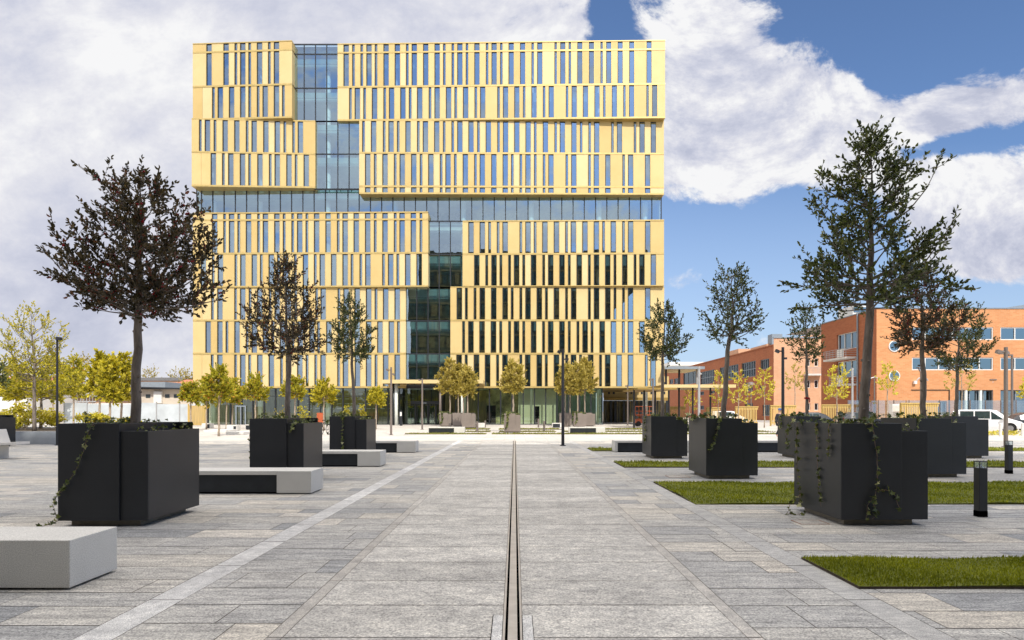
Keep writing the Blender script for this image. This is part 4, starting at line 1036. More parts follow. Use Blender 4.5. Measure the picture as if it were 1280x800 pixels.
young(368.5, 54, 474, 498, 26, "young red tipped tree behind the oval holly's trunk", 207)
young(404.5, 52, 478, 503, 29, "young flat topped golden tree between the first two hollies", 208, 'maple')
young(470.0, 56, 489, 505, 16, "small round topped young tree east of the thin holly", 209, 'maple')

#@@LAMPS
def post(px, base_y, top_py, w_, m, label, heads, group=None, name="lamp_post"):
    Y = 1280 / (base_y - HY); X = gx(px, Y); root = thing(name, label, "lamp post", (X, Y, 0), 0, group)
    h = gz(top_py, Y); p = MB(); p.tube([(0, 0, .011), (0, 0, h)], [w_, w_ * .85], m, 10); p.tube([(0, 0, .010), (0, 0, .04)], w_ * 1.9, m, 10); p.obj("pole", root, smooth=False)
    for (dx, dz, s, ang) in heads:       # offsets in photo pixels: a spotlight on a short arm
        hx, hz_ = dx * Y / F, h + dz * Y / F
        a = MB(); a.tube([(0, 0, hz_), (hx * .7, 0, hz_)], w_ * .4, m, 6); a.obj("arm", root)
        b_ = MB(); q = s * Y / F; c, s_ = math.cos(ang), math.sin(ang)
        pts = []
        for zz2 in (-q * .35, q * .35):
            for xx, yy in ((-q * .5, -q * .45), (q * .5, -q * .45), (q * .5, q * .35), (-q * .5, q * .35)):
                pts.append((hx + xx * c - zz2 * s_, yy, hz_ + xx * s_ + zz2 * c))
        b_.hexa(pts, m); b_.obj("spotlight", root)
    return root
LG = "slender plaza lamp posts"
post(703.6, 557.5, 436, .075, 'pole_black', "black mast with two camera heads beside the paved axis", [(-4.8, -4, 4.6, -.5), (4.8, -13, 4.5, -.4), (.0, -22, 3.2, 0)], LG)
post(978.6, 557.0, 434, .075, 'pole_black', "black mast with a spotlight rising behind the slim holly's planter", [(-7, -5, 5, -.5), (3, -14, 3.5, 0)], LG)
post(71.5, 556.8, 421, .055, 'pole_black', "thin black lamp post with a square head over the granite bed", [(2.4, -2.5, 5.5, 0)], LG)
post(488.9, 544.0, 459, .075, 'pole_grey', "brown grey post with two spotlights west of the entrance", [(-4.5, -3.5, 3.5, -.4), (3, -9, 3.2, -.6)], LG)
post(527.8, 537.2, 473, .08, 'pole_grey', "brown grey post standing in front of the entrance doors", [(-3.6, -2, 2.8, -.4)], LG)
post(784.6, 531.8, 481, .09, 'pole_grey', "short looking post in front of the rear wing glazing", [(-2, -1.5, 2, 0)], LG)
post(816.3, 536.5, 473, .09, 'pole_grey', "grey post rising behind the planter by the pale line", [(-3, -1.5, 3.5, 0)], LG)
post(873.8, 545.0, 458, .085, 'pole_pale', "pale post in front of the raised grey canopy", [(1.5, -9, 3, -.5)], LG)
post(1065.5, 541.0, 460, .08, 'pole_pale', "pale post before the red brick corner with balconies", [(0, -1.5, 2.4, 0)], LG)
post(1257.3, 559.0, 434, .09, 'pole_grey', "tall brown post with a spotlight at the picture's east edge", [(-9, -6, 6, -.35)], LG)
post(1265.0, 534.0, 443, .12, 'pole_grey', "brown street post behind the white van", [(-3, -1, 3, 0)], LG)
def torch(px, base_y, top_py, label, style):
    Y = 1280 / (base_y - HY); X = gx(px, Y); root = thing("street_lamp", label, "street lamp", (X, Y, 0), 0, "street lamps by the brick blocks")
    h = gz(top_py, Y); u = Y / F; p = MB()
    if style == 'arc':
        p.tube([(0, 0, .01), (0, 0, h - 4 * u), (0, 0, h)], .07, 'pole_grey', 8); p.obj("pole", root)
        q = MB(); q.tube([(-7 * u, 0, h - 3 * u), (-5 * u, 0, h), (0, 0, h + 1.6 * u), (5 * u, 0, h), (7 * u, 0, h - 3 * u)], .06, 'pole_pale', 6); q.obj("arc_shade", root)
    elif style == 'ufo':
        p.tube([(0, 0, .01), (0, 0, h)], .08, 'pole_grey', 8); p.obj("pole", root)
        q = MB(); q.tube([(0, 0, h - .1), (0, 0, h + .1), (0, 0, h + .25)], [5.5 * u, 4.5 * u, 1 * u], 'pole_grey', 12); q.obj("lamp_shade", root)
    else:
        p.tube([(0, 0, .01), (0, 0, h - 7 * u)], .08, 'pole_grey', 8); p.obj("pole", root)
        q = MB(); q.tube([(0, 0, h - 7 * u), (-3.6 * u, 0, h - 1 * u)], .05, 'pole_grey', 6); q.tube([(0, 0, h - 7 * u), (3.6 * u, 0, h - 1 * u)], .05, 'pole_grey', 6)
        q.box(-4.2 * u, 4.2 * u, -.2, .2, h - 1 * u, h, 'pole_grey'); q.obj("fork", root)
        q = MB(); q.ball((0, 0, h - 3.5 * u), 1.5 * u, 'lamp_clear', 8, 5); q.obj("bulb", root)
torch(1151.0, 534, 459, "forked street lamp in front of the recessed brick panel", 'fork')
torch(1240.3, 532, 474, "dark torch street lamp in front of the ground floor curtains", 'fork')
torch(1097.0 + 56, 533.5, 473, "hooped street lamp partly behind the berried holly with yellow leaves", 'arc')
torch(1153.5 - 60.5, 533, 473, "hooped street lamp before the peach block", 'arc')
torch(934.5, 529, 482, "small street lamp by the red brick windows", 'ufo')
torch(938.8, 530.5, 480, "second small street lamp by the red brick windows, slightly taller", 'ufo')
torch(1256.0, 538, 441, "dish shaped street lamp near the long window band", 'ufo')

# bollards
def lit_bollard(x, y, label):
    root = thing("bollard", label, "bollard", (x, y, 0), 0, "dark square light bollards"); w_ = .062
    b_ = MB(); b_.box(-w_, w_, -w_, w_, .10, .745, 'black_steel'); b_.obj("post", root, bevel=.003)
    b_ = MB(); b_.box(-w_ - .002, w_ + .002, -w_ - .002, w_ + .002, .011, .10, 'slot'); b_.obj("foot", root)
    b_ = MB(); b_.box(-w_ + .008, w_ - .008, -w_ + .008, w_ - .008, .75, .835, 'lampglass')
    b_.obj("lamp_glass", root)
    b_ = MB(); b_.tube([(0, 0, .745), (0, 0, .80)], [.05, .003], 'lamp_clear', 4); b_.obj("reflector", root)
    b_ = MB(); b_.box(-w_, w_, -w_, w_, .836, .848, 'black_steel')
    for sx in (-1, 1):
        for sy in (-1, 1): b_.box(sx * w_ - (.008 if sx > 0 else 0), sx * w_ + (.008 if sx < 0 else 0), sy * w_ - (.008 if sy > 0 else 0), sy * w_ + (.008 if sy < 0 else 0), .745, .836, 'black_steel')
    b_.obj("cap", root)
lit_bollard(7.03, 9.66, "larger looking square light bollard between the two closest turf strips")
lit_bollard(12.58, 16.3, "square light bollard further off near the easternmost planters")
for px, by, tp, lab in ((596.6, 540.3, 527, "short grey bollard west of the lone tree planter"), (606.4, 534.6, 525.7, "far short bollard near the west tiny bench"),
                        (680.2, 539.3, 526.2, "short grey bollard east of the lone tree planter"), (673.0, 534.6, 523.6, "far short bollard near the pale lobby wall"),
                        (1250.5, 545.5, 529, "pale bollard in front of the white van's bonnet"), (1278.0, 545, 529, "pale bollard by the dark car")):
    Y = 1280 / (by - HY); q = MB(); h = gz(tp, Y)
    q.tube([(0, 0, .01), (0, 0, h - .02), (0, 0, h)], [.085, .085, .07], 'pole_grey' if px < 1000 else 'concrete_w', 10)
    tag(q.obj("bollard", loc=(gx(px, Y), Y, 0)), lab, "bollard", "short round bollards in the sun")

#@@WEST
# ------------------------------------------------------------------ west side: raised bed, hedge, trees, site buildings
bed = MB(); bx_l, bx_r, by_ = -34.0, gx(235, 30.5), 30.5
bx_r = -20.5
bed.box(bx_l, bx_r, by_, by_ + .25, .01, .63, 'granite'); bed.box(bx_l, bx_r, by_ + 9, by_ + 9.25, .01, .63, 'granite')
bed.box(bx_r - .25, bx_r, by_ + .25, by_ + 9, .01, .63, 'granite'); bed.box(bx_l, bx_l + .25, by_ + .25, by_ + 9, .01, .63, 'granite')
bed.box(bx_l + .25, bx_r - .25, by_ + .25, by_ + 9, .45, .585, 'soil')
tag(bed.obj("raised_bed"), "long low grey granite raised bed on the west side", "raised bed")
for k in range(8):
    x = -31.2 + k * 1.35; sd = 300 + k
    bush("hedge_shrub", ["yellow green shrub at the far west end of the granite bed", "yellow shrub behind the bare trunked maple", "rounded yellow shrub next to the maple trunk",
                         "shrub with green base midway along the granite bed", "pale yellow shrub close to the black lamp post", "low yellow shrub just past the black lamp post",
                         "dark leaved shrub near the east end of the granite bed", "small shrub at the east end of the granite bed"][k], "shrub",
         (x, 35.5 + (k % 3) * .6, .585), 1.25, [1.25, 1.35, 1.4, 1.5, 1.3, 1.2, 1.0, .8][k], 950, .13, 'yellow' if k % 3 else 'maple', sd, "yellow shrubs in the granite bed")
tree("maple_tree", "tall thin crowned maple with sparse yellow green leaves in the granite bed", "tree", (gx(43, 33), 33, .585), [(0, 0, 0), (3, .02, 0), (6, -.15, 0)], gz(478, 33) - .58, gz(388, 33) - .58,
     [(0, .8), (.2, 1.6), (.45, 1.95), (.7, 1.5), (.9, .9), (1, .3)], .095, 54, 10, 5, .12, .07, 'maple', 'bark', 320, "trees in the granite bed", twig_l=.6, up=.9)
tree("maple_tree", "low golden maple behind the thin crowned one in the granite bed", "tree", (gx(51, 37.5), 37.5, .585), [(0, 0, 0), (6, .1, 0)], gz(500, 37) - .6, gz(450, 37) - .6,
     [(0, 1.2), (.3, 2.2), (.6, 1.9), (1, .5)], .09, 34, 9, 7, .17, .11, 'maple', 'bark', 321, "trees in the granite bed", twig_l=.6)
WT = "golden trees beyond the west side of the plaza"
def wtree(px, Y, top, bot, wpx, lab, seed, m='maple', **k): return young(px, Y, top + 3, bot, wpx * .80, lab, seed, m, grp=WT, n=k.pop('n', 32), tw=8, nl=8, ls=k.pop('ls', .28), bark=k.pop('bark', 'bark_pale'), trunk=.1, **k)
wtree(92, 62, 446, 497, 44, "broad golden green tree behind the black lamp post", 401, 'green_gold', ls=.26)
wtree(20, 66, 452, 500, 42, "golden tree behind the white house at the west edge", 402, ls=.34)
wtree(66, 70, 444, 500, 40, "golden tree filling the gap east of the thin crowned maple", 403, ls=.34)
wtree(124.5, 50, 441, 498, 34, "golden tree with a bright rounded crown, first of three beside the broad holly", 404)
wtree(137.5, 48, 447, 502, 30, "golden tree in the middle of the three beside the broad holly", 405)
wtree(151.5, 50, 443, 500, 34, "golden tree closest to the broad holly's trunk", 406)
wtree(103, 90, 447, 490, 30, "bare brown twiggy tree between the golden trees", 407, 'olive', ls=.2, n=22)
SB = thing("site_shed", "long low pinkish site building with a thin dark roof and small windows", "building", (-60, 92, 0))
def W(mb, name, par, org): o = mb.obj(name, par); o.location = (-org[0], -org[1], 0); return o
m_ = MB(); m_.box(gx(-60, 92), gx(132, 92), 92, 100, .02, gz(497, 92), 'render_pink'); W(m_, "wall", SB, (-60, 92))
m_ = MB(); m_.box(gx(-60, 92), gx(134, 92), 91.4, 100.4, gz(497, 92) + .003, gz(495.6, 92), 'frame'); W(m_, "roof", SB, (-60, 92))
for px in (8, 28, 47, 66, 78, 108, 120):
    m_ = MB(); m_.box(gx(px, 92), gx(px + 8, 92), 91.93, 91.99, gz(514, 92), gz(509.5, 92), 'car_glass'); m_.box(gx(px - .5, 92), gx(px + 8.5, 92), 91.95, 91.995, gz(514.8, 92), gz(508.8, 92), 'white'); W(m_, "window", SB, (-60, 92))
S2 = thing("site_shed", "white flat roofed site building with three small dark windows beside the broad holly's trunk", "building", (-45, 110, 0))
m_ = MB(); m_.box(gx(132, 110), gx(262, 110), 110, 122, .02, gz(486.5, 110), 'render_pale'); W(m_, "wall", S2, (-45, 110))
m_ = MB(); m_.hexa([(gx(128, 110), 108.6, gz(484, 110)), (gx(268, 110), 108.6, gz(488, 110)), (gx(268, 110), 123, gz(488, 110)), (gx(128, 110), 123, gz(484, 110)),
                    (gx(128, 110), 108.6, gz(482.3, 110)), (gx(268, 110), 108.6, gz(486.3, 110)), (gx(268, 110), 123, gz(486.3, 110)), (gx(128, 110), 123, gz(482.3, 110))], 'frame'); W(m_, "roof", S2, (-45, 110))
for px in (182.5, 206.5, 217.5):
    m_ = MB(); m_.box(gx(px, 110), gx(px + 5.5, 110), 109.93, 109.99, gz(497.3, 110), gz(493, 110), 'car_glass'); W(m_, "window", S2, (-45, 110))
m_ = MB(); m_.box(gx(193.5, 110), gx(203.5, 110), 109.6, 109.99, gz(504, 110), gz(489.5, 110), 'white'); W(m_, "notice_board", S2, (-45, 110))
S3 = thing("site_shed", "low pinkish outbuilding behind the golden trees with roller shutters", "building", (-50, 84, 0))
m_ = MB(); m_.box(gx(106, 84), gx(178, 84), 84, 90, .02, gz(505.5, 84), 'render_pink'); W(m_, "wall", S3, (-50, 84))
m_ = MB(); m_.box(gx(105, 84), gx(179, 84), 83.6, 90.3, gz(505.4, 84), gz(504.2, 84), 'white'); W(m_, "roof", S3, (-50, 84))
for px in (128, 141, 148): m_ = MB(); m_.box(gx(px, 84), gx(px + (9 if px < 140 else 5), 84), 83.93, 83.99, gz(515, 84), gz(510.5, 84), 'car_glass'); W(m_, "shutter", S3, (-50, 84))
# metal stair
sr = MB()
for s_ in (0, 1.2):
    a, b_ = (gx(84, 82) + 0, 82 + s_, .3), (gx(97, 82), 82 + s_, gz(502, 82))
    sr.tube([a, b_], .09, 'pole_pale', 5); sr.tube([(a[0], a[1], a[2] + 1), (b_[0], b_[1], b_[2] + 1)], .05, 'pole_pale', 5)
    sr.tube([(b_[0], b_[1], b_[2] + 1), (gx(112, 82), b_[1], b_[2] + 1)], .05, 'pole_pale', 5); sr.tube([(b_[0], b_[1], b_[2]), (gx(112, 82), b_[1], b_[2])], .08, 'pole_pale', 5)
    for k in range(5): X = b_[0] + k * .38; sr.tube([(X, b_[1], .02 if k % 2 else b_[2]), (X, b_[1], b_[2] + 1)], .04, 'pole_pale', 5)
for k in range(9):
    t = k / 9; sr.box(gx(84, 82) + (gx(97, 82) - gx(84, 82)) * t, gx(84, 82) + (gx(97, 82) - gx(84, 82)) * t + .25, 82, 83.2, .3 + (gz(502, 82) - .3) * t, .34 + (gz(502, 82) - .3) * t, 'pole_pale')
tag(sr.obj("metal_stair"), "pale metal stair with handrails beside the pink site building", "stair")
# hoarding
fe = thing("site_fence", "pale translucent site fence running behind the golden trees", "fence", (gx(80, 72), 72, 0))
ox = gx(80, 72)
k = 0
while ox + k * 2.6 < gx(236, 72):
    q = MB(); q.box(k * 2.6 + .06, k * 2.6 + 2.54, 0, .04, .25, gz(503.5, 72) - (.15 if k % 3 else 0), 'fence_sheet', rnd.random()); q.obj("sheet_panel", fe)
    q = MB(); q.box(k * 2.6 - .05, k * 2.6 + .05, -.04, .08, .02, gz(502.5, 72), 'pole_pale'); q.obj("post", fe); k += 1
gt = thing("timber_gate", "golden timber slat gate at the building's west corner", "gate", (gx(236, 68), 68, 0))
q = MB(); n_ = 22; wd = gx(257, 68) - gx(236, 68)
for i in range(n_): q.box(wd * i / n_, wd * i / n_ + .05, 0, .05, .1, gz(507, 68), 'timber_gold', rnd.random())
q.obj("slat_panel", gt)
q = MB(); q.box(-.08, wd + .08, .05, .12, gz(508, 68), gz(507, 68), 'timber_gold'); q.box(-.08, wd + .08, .05, .12, .2, .3, 'timber_gold'); q.box(-.1, .0, -.05, .13, .02, gz(505, 68), 'timber_gold'); q.box(wd, wd + .1, -.05, .13, .02, gz(505, 68), 'timber_gold'); q.obj("gate_frame", gt)
# houses beyond
def house(px0, px1, Y, eave, ridge, label, wall='render_pale', roof='tiles', nw=3, flat=False, name="distant_house"):
    x0, x1 = gx(px0, Y), gx(px1, Y); root = thing(name, label, "house", (x0, Y, 0)); w_ = x1 - x0; ze, zr = gz(eave, Y), gz(ridge, Y)
    q = MB(); q.box(0, w_, 0, 9, .02, ze, wall); q.obj("wall", root)
    q = MB()
    if flat: q.box(-.3, w_ + .3, -.4, 9.3, ze + .003, zr, roof)
    else:
        q.face([(-.4, -.5, ze), (w_ + .4, -.5, ze), (w_ + .4, 4.5, zr), (-.4, 4.5, zr)], roof); q.face([(-.4, 9.5, ze), (-.4, 4.5, zr), (w_ + .4, 4.5, zr), (w_ + .4, 9.5, ze)], roof)
        q.face([(0, 0, ze), (0, 4.5, zr - .02), (0, 9, ze)], wall); q.face([(w_, 0, ze), (w_, 4.5, zr - .02), (w_, 9, ze)], wall)
    q.obj("roof", root)
    for i in range(nw):
        q = MB(); a = w_ * (i + .5) / nw - w_ * .1; q.box(a, a + w_ * .18, -.06, -.005, ze - (ze * .22), ze - ze * .06, 'car_glass'); q.obj("window", root)
    return root
house(-30, 33, 78, 486, 480.5, "white two storey house at the west edge with a dark window", 'white', 'frame', 3, True)
house(176, 206, 135, 485, 477.5, "pale shed with grey metal roof in front of the red roofs", 'render_pale', 'grey_metal', 2, True)
house(204, 232, 150, 484, 477, "red tiled house just above the white flat roofed building", 'render_pale', 'tiles', 2)
house(222, 262, 160, 480, 473.5, "far red roofed house with a pale gable by the gold building's edge", 'render_pink', 'tiles', 3)
house(176, 236, 190, 476, 472, "farthest long low house with a dark roof line", 'render_pink', 'asphalt', 5, True)
house(-40, 60, 170, 478, 470, "long red roofed house hidden behind the golden trees", 'render_pink', 'tiles', 6)
for px, Y, top, wpx, lab, sd in ((188, 205, 462, 26, "bare brown tree above the pale shed", 501), (222, 210, 463, 28, "bare brown tree above the red tiled house", 502), (235, 172, 468, 18, "bare brown tree touching the gold building's edge", 503),
                                 (100, 150, 446, 34, "brown distant tree above the three golden trees", 504), (165, 200, 462, 30, "brown distant tree behind the broad holly's trunk", 505)):
    tree("bare_tree", lab, "tree", (gx(px, Y), Y, 0), [(0, 0, 0), (12, .2, 0)], gz(500, Y), gz(top, Y), [(0, wpx * .3 * Y / F), (.5, wpx * .5 * Y / F), (1, wpx * .15 * Y / F)], .25, 26, 8, 3, .5, .3, 'olive', 'bark_pale', sd,
         "bare brown trees on the skyline", twig_l=1.8, tone_mu=.2)

#@@EAST
# ------------------------------------------------------------------ holed walls
def holed(mb, O, U, w_, h_, holes, inset, wallm, glassm='winglass', framem='white', reveal=.25, mull=None, N=None):
    """vertical wall with real openings: O lower corner, U unit vector along it, N outward normal"""
    O = Vector(O); U = Vector(U).normalized(); Z = Vector((0, 0, 1)); N = Vector(N).normalized()
    us = sorted({0, w_} | {v for q in holes for v in (q[0], q[1])}); vs = sorted({0, h_} | {v for q in holes for v in (q[2], q[3])})
    for i in range(len(us) - 1):
        for j in range(len(vs) - 1):
            cu, cv = (us[i] + us[i + 1]) / 2, (vs[j] + vs[j + 1]) / 2
            if any(q[0] < cu < q[1] and q[2] < cv < q[3] for q in holes): continue
            a = O + U * us[i] + Z * vs[j]; b_ = O + U * us[i + 1] + Z * vs[j]
            mb.face([a, b_, b_ + Z * (vs[j + 1] - vs[j]), a + Z * (vs[j + 1] - vs[j])], wallm)
    for q in holes:
        c = [O + U * q[0] + Z * q[2], O + U * q[1] + Z * q[2], O + U * q[1] + Z * q[3], O + U * q[0] + Z * q[3]]
        for k in range(4): a, b_ = c[k], c[(k + 1) % 4]; mb.face([a, b_, b_ - N * reveal, a - N * reveal], wallm)
def win_unit(name, parent, O, U, N, q, n, inset=.14, org=(0, 0), fm='white', curtain=False, hbar=False, gm='winglass'):
    O = Vector(O); U = Vector(U).normalized(); N = Vector(N).normalized(); mb = MB()
    def bar(u0, u1, v0, v1, d0, d1, m):
        P_ = lambda u, v, d: O + U * u + Vector((0, 0, v)) - N * d
        mb.hexa([P_(u0, v0, d0), P_(u1, v0, d0), P_(u1, v0, d1), P_(u0, v0, d1), P_(u0, v1, d0), P_(u1, v1, d0), P_(u1, v1, d1), P_(u0, v1, d1)], m)
    f = .10; u0, u1, v0, v1 = q
    bar(u0 + .002, u1 - .002, v0 + .002, v0 + f, inset - .08, inset + .05, fm); bar(u0 + .002, u1 - .002, v1 - f, v1 - .002, inset - .08, inset + .05, fm)
    for k in range(n + 1):
        u = u0 + (u1 - u0) * k / n; a = max(u0 + .002, u - f * .5 if 0 < k < n else (u0 + .002 if k == 0 else u - f)); b_ = min(u1 - .002, a + f)
        bar(a, b_, v0 + f, v1 - f, inset - .08, inset + .05, fm)
    if hbar: bar(u0 + f, u1 - f, v0 + (v1 - v0) * .48, v0 + (v1 - v0) * .52, inset - .07, inset + .04, fm)
    bar(u0 + f * .5, u1 - f * .5, v0 + f * .5, v1 - f * .5, inset + .012, inset + .02, gm)
    if curtain:
        k = 0; u = u0 + .1
        while u < u1 - .15:
            bar(u, u + .28, v0 + .1, v1 - .1, inset + .5 + (k % 2) * .1, inset + .53 + (k % 2) * .1, 'fence_sheet' if (k % 3) else 'grey_metal'); u += .4; k += 1
    o = mb.obj(name, parent); o.location = (-org[0], -org[1], 0); return o

# B2: orange block, front at 71 m
ORG = (40.2, 71); b2 = thing("orange_brick_block", "orange brick block with ribbon windows, porthole windows and side balconies", "building", (40.2, 71, 0))
X0 = gx(1095.7, 71); X1 = X0 + 26; H2 = gz(386, 71)
def q2(a, b_, c, d): return (gx(a, 71) - X0, gx(b_, 71) - X0, gz(d, 71) - .02, gz(c, 71) - .02)
fh = [q2(1140, 1241.5, 409, 425), q2(1140, 1241.5, 446.8, 462.7), q2(1250.6, 1362, 409, 425), q2(1250.6, 1362, 446.8, 462.7),
      q2(1197.5, 1241.5, 487.5, 520), q2(1250.6, 1362, 487.5, 520), q2(1172.5, 1183.5, 501.5, 519)]
mb = MB(); holed(mb, (X0, 71, .02), (1, 0, 0), 26, H2 - .02, fh, .2, 'brick_o', N=(0, -1, 0))
mb.face([(X0, 71.3, H2 - .05), (X0 + 26, 71.3, H2 - .05), (X0 + 26, 95, H2 - .05), (X0, 95, H2 - .05)], 'grey_metal')
mb.box(X0 - .05, X0 + 26, 70.93, 71.3, H2, H2 + .12, 'grey_metal')
mb.box(X0 + .5, X0 + 25.8, 78, 78.3, .02, H2 - .1, 'interior')
for z in (.1, 4.6, 8.5): mb.box(X0 + .3, X0 + 25.8, 71.6, 78, z - .1, z + .15, 'interior')
for px, py, r_ in ((1117.6, 433, 6.2), (1117.8, 470, 6.4)):   # porthole rims stand on the wall
    pass
W(mb, "wall", b2, ORG)
for k, q in enumerate(fh[:4]): win_unit("window", b2, (X0, 71, .02), (1, 0, 0), (0, -1, 0), q, 6, org=ORG)
for q in fh[4:6]: win_unit("ground_window", b2, (X0, 71, .02), (1, 0, 0), (0, -1, 0), q, 5, .5, org=ORG, curtain=True, fm='grey_metal')
win_unit("door", b2, (X0, 71, .02), (1, 0, 0), (0, -1, 0), fh[6], 2, .2, org=ORG, fm='grey_metal')
for px in (1208.5, 1227): mb = MB(); X = gx(px, 71); mb.tube([(X, 71.2, .02), (X, 71.2, gz(487.5, 71))], .17, 'white_col', 12); W(mb, "column", b2, ORG)
for px, py in ((1117.6, 433), (1117.8, 470)):
    mb = MB(); X, Z = gx(px, 71), gz(py, 71); ring = [(X + .57 * math.cos(t * math.pi / 12), 70.96, Z + .57 * math.sin(t * math.pi / 12)) for t in range(25)]
    mb.tube(ring, .06, 'white', 6, cap=False); mb.face([(X + .54 * math.cos(t * math.pi / 12), 70.975, Z + .54 * math.sin(t * math.pi / 12)) for t in range(24)], 'winglass'); mb.face([(X + .54 * math.cos(t * math.pi / 12), 70.99, Z + .54 * math.sin(t * math.pi / 12)) for t in range(24)], 'interior')
    W(mb, "porthole", b2, ORG)
mb = MB(); a, b_ = gx(1139, 71), gx(1187, 71)
mb.box(a, b_, 70.94, 70.998, gz(488, 71), gz(487, 71), 'soil'); mb.box(b_ - .12, b_, 70.94, 70.998, .02, gz(488, 71), 'soil'); W(mb, "panel_outline", b2, ORG)  # dark strips along the panel's top and east edge
mb = MB(); X = gx(1141, 71); mb.box(X, X + .3, 70.7, 70.99, gz(480, 71), gz(476, 71), 'white'); W(mb, "wall_lamp", b2, ORG)
# long side facing west
SH = [(71.9 - 71, 74.3 - 71, 0, 0)]
def qs(pxa, pxb, pya, pyb, Xw):   # opening on a wall running away at X = Xw: photo columns -> distance
    ya, yb = Xw * F / (pxb - CX), Xw * F / (pxa - CX); ym = (ya + yb) / 2
    return (ya, yb, gz(pyb, ym), gz(pya, ym))
Xw = X0; holes = [qs(1046, 1071, 416, 431 + 6, Xw), qs(1046, 1071, 451, 472, Xw)]
hs = [(a - 71, b_ - 71, c - .02, d - .02) for a, b_, c, d in holes]
mb = MB(); YE = Xw * F / (1026.5 - CX); holed(mb, (Xw, 71, .02), (0, 1, 0), YE - 71, H2 - .02, hs, .2, 'brick', N=(-1, 0, 0))
mb.box(Xw - .04, Xw + .02, 71.02, YE, H2 - .001, H2 + .11, 'grey_metal')
mb.face([(Xw, YE, .02), (Xw + 26, YE, .02), (Xw + 26, YE, H2 - .06), (Xw, YE, H2 - .06)], 'brick')
W(mb, "side_wall", b2, ORG)
for q in hs: win_unit("balcony_window", b2, (Xw, 71, .02), (0, 1, 0), (-1, 0, 0), q, 3, .25, org=ORG)
for py, pa, pb in ((448, 1036, 1071), (480, 1049, 1071)):
    ya, yb = Xw * F / (pb - CX), Xw * F / (pa - CX) ; ym = (ya + yb) / 2 - .6; z = gz(py, ym); yb = min(yb, ya + 5.5)
    mb = MB(); mb.box(Xw - 1.3, Xw - .002, ya, yb, z - .22, z, 'concrete_w')
    for zz2 in (.25, .5, .75, 1.0): mb.tube([(Xw - .02, ya + .05, z + zz2), (Xw - 1.25, ya + .05, z + zz2), (Xw - 1.25, yb - .05, z + zz2), (Xw - .02, yb - .05, z + zz2)], .025, 'pole_pale', 5)
    for k in range(8): yy = ya + .05 + (yb - ya - .1) * k / 7; mb.box(Xw - 1.27, Xw - 1.23, yy - .02, yy + .02, z, z + 1.0, 'pole_pale')
    mb.box(Xw - 1.24, Xw - 1.22, ya + .6, ya + 2.2, z + .05, z + .95, 'white')
    W(mb, "balcony", b2, ORG)
mb = MB(); yy = Xw * F / (1073 - CX); mb.tube([(Xw - .12, yy, .02), (Xw - .12, yy, gz(391, yy))], .10, 'grey_metal', 8); W(mb, "downpipe", b2, ORG)
mb = MB(); mb.box(gx(1066, 88), gx(1083, 88), 88, 92, H2 - .05, gz(382, 88), 'white'); mb.box(gx(1067, 88), gx(1082, 88), 87.9, 87.99, gz(390, 88), gz(384, 88), 'winglass'); W(mb, "roof_cabin", b2, ORG)
mb = MB(); Yr = 80; mb.hexa([(gx(1258, Yr), Yr, gz(386, Yr) - .3), (gx(1330, Yr), Yr, gz(386, Yr) - .3), (gx(1330, Yr), Yr + 6, gz(386, Yr) - .3), (gx(1258, Yr), Yr + 6, gz(386, Yr) - .3),
                            (gx(1258, Yr), Yr, gz(384.5, Yr)), (gx(1330, Yr), Yr, gz(373, Yr)), (gx(1330, Yr), Yr + 6, gz(373, Yr)), (gx(1258, Yr), Yr + 6, gz(384.5, Yr))], 'grey_metal'); W(mb, "roof_shed", b2, ORG)

# B1: red brick block running away from the viewer
OR1 = (44.5, 110); b1 = thing("red_brick_block", "long red brick block receding behind the gold pergola, peach end wall", "building", (44.5, 110, 0))
Xb = 44.5; Y1 = 110.0; H1 = gz(431.7, 110); YE1 = Xb * F / (829 - CX)
hl = [qs(*a, Xb) for a in ((950.5, 961.5, 449, 461.5), (927, 944.5, 452.5, 471.5), (899.5, 923, 457.5, 475.5), (875.5, 893, 463.5, 480), (931, 941, 478, 489), (949.5, 955, 482, 487.5),
                            (888, 893.5, 488.5, 492), (875, 880, 489.5, 494), (854, 871.5, 465, 480), (837, 841.5, 474, 480), (842.5, 848, 473, 480), (953, 963, 506, 520), (931, 941, 504, 510), (875, 880, 507, 512))]
hs = [(a - Y1, b_ - Y1, max(.3, c - .02), d - .02) for a, b_, c, d in hl]
mb = MB(); holed(mb, (Xb, Y1, .02), (0, 1, 0), YE1 - Y1, H1 - .02, hs, .2, 'brick', N=(-1, 0, 0))
mb.box(Xb - .12, Xb + .3, Y1 + .02, YE1, H1, H1 + .18, 'brick')
mb.box(Xb + 3, Xb + 3.3, Y1 + .5, YE1 - .5, .05, H1 - .3, 'interior')
mb.face([(Xb, Y1, H1 - .05), (Xb + 30, Y1, H1 - .05), (Xb + 30, YE1, H1 - .05), (Xb, YE1, H1 - .05)], 'grey_metal')
W(mb, "side_wall", b1, OR1)
for k, q in enumerate(hs): win_unit("window", b1, (Xb, Y1, .02), (0, 1, 0), (-1, 0, 0), q, [4, 6, 8, 8, 4, 3, 3, 3, 3, 2, 2, 4, 4, 3][k], .2, org=OR1, fm='grey_metal', hbar=k in (1, 2, 3, 4), gm='winglass2')
mb = MB(); fq = [(gx(a, Y1) - Xb, gx(b_, Y1) - Xb, gz(d, Y1) - .02, gz(c, Y1) - .02) for a, b_, c, d in ((1008.5, 1012.5, 448, 458), (1018, 1023, 448, 458), (1009, 1013, 475, 485), (1018, 1023, 475, 485), (1009, 1013, 504, 513), (1018, 1023, 504, 513))]
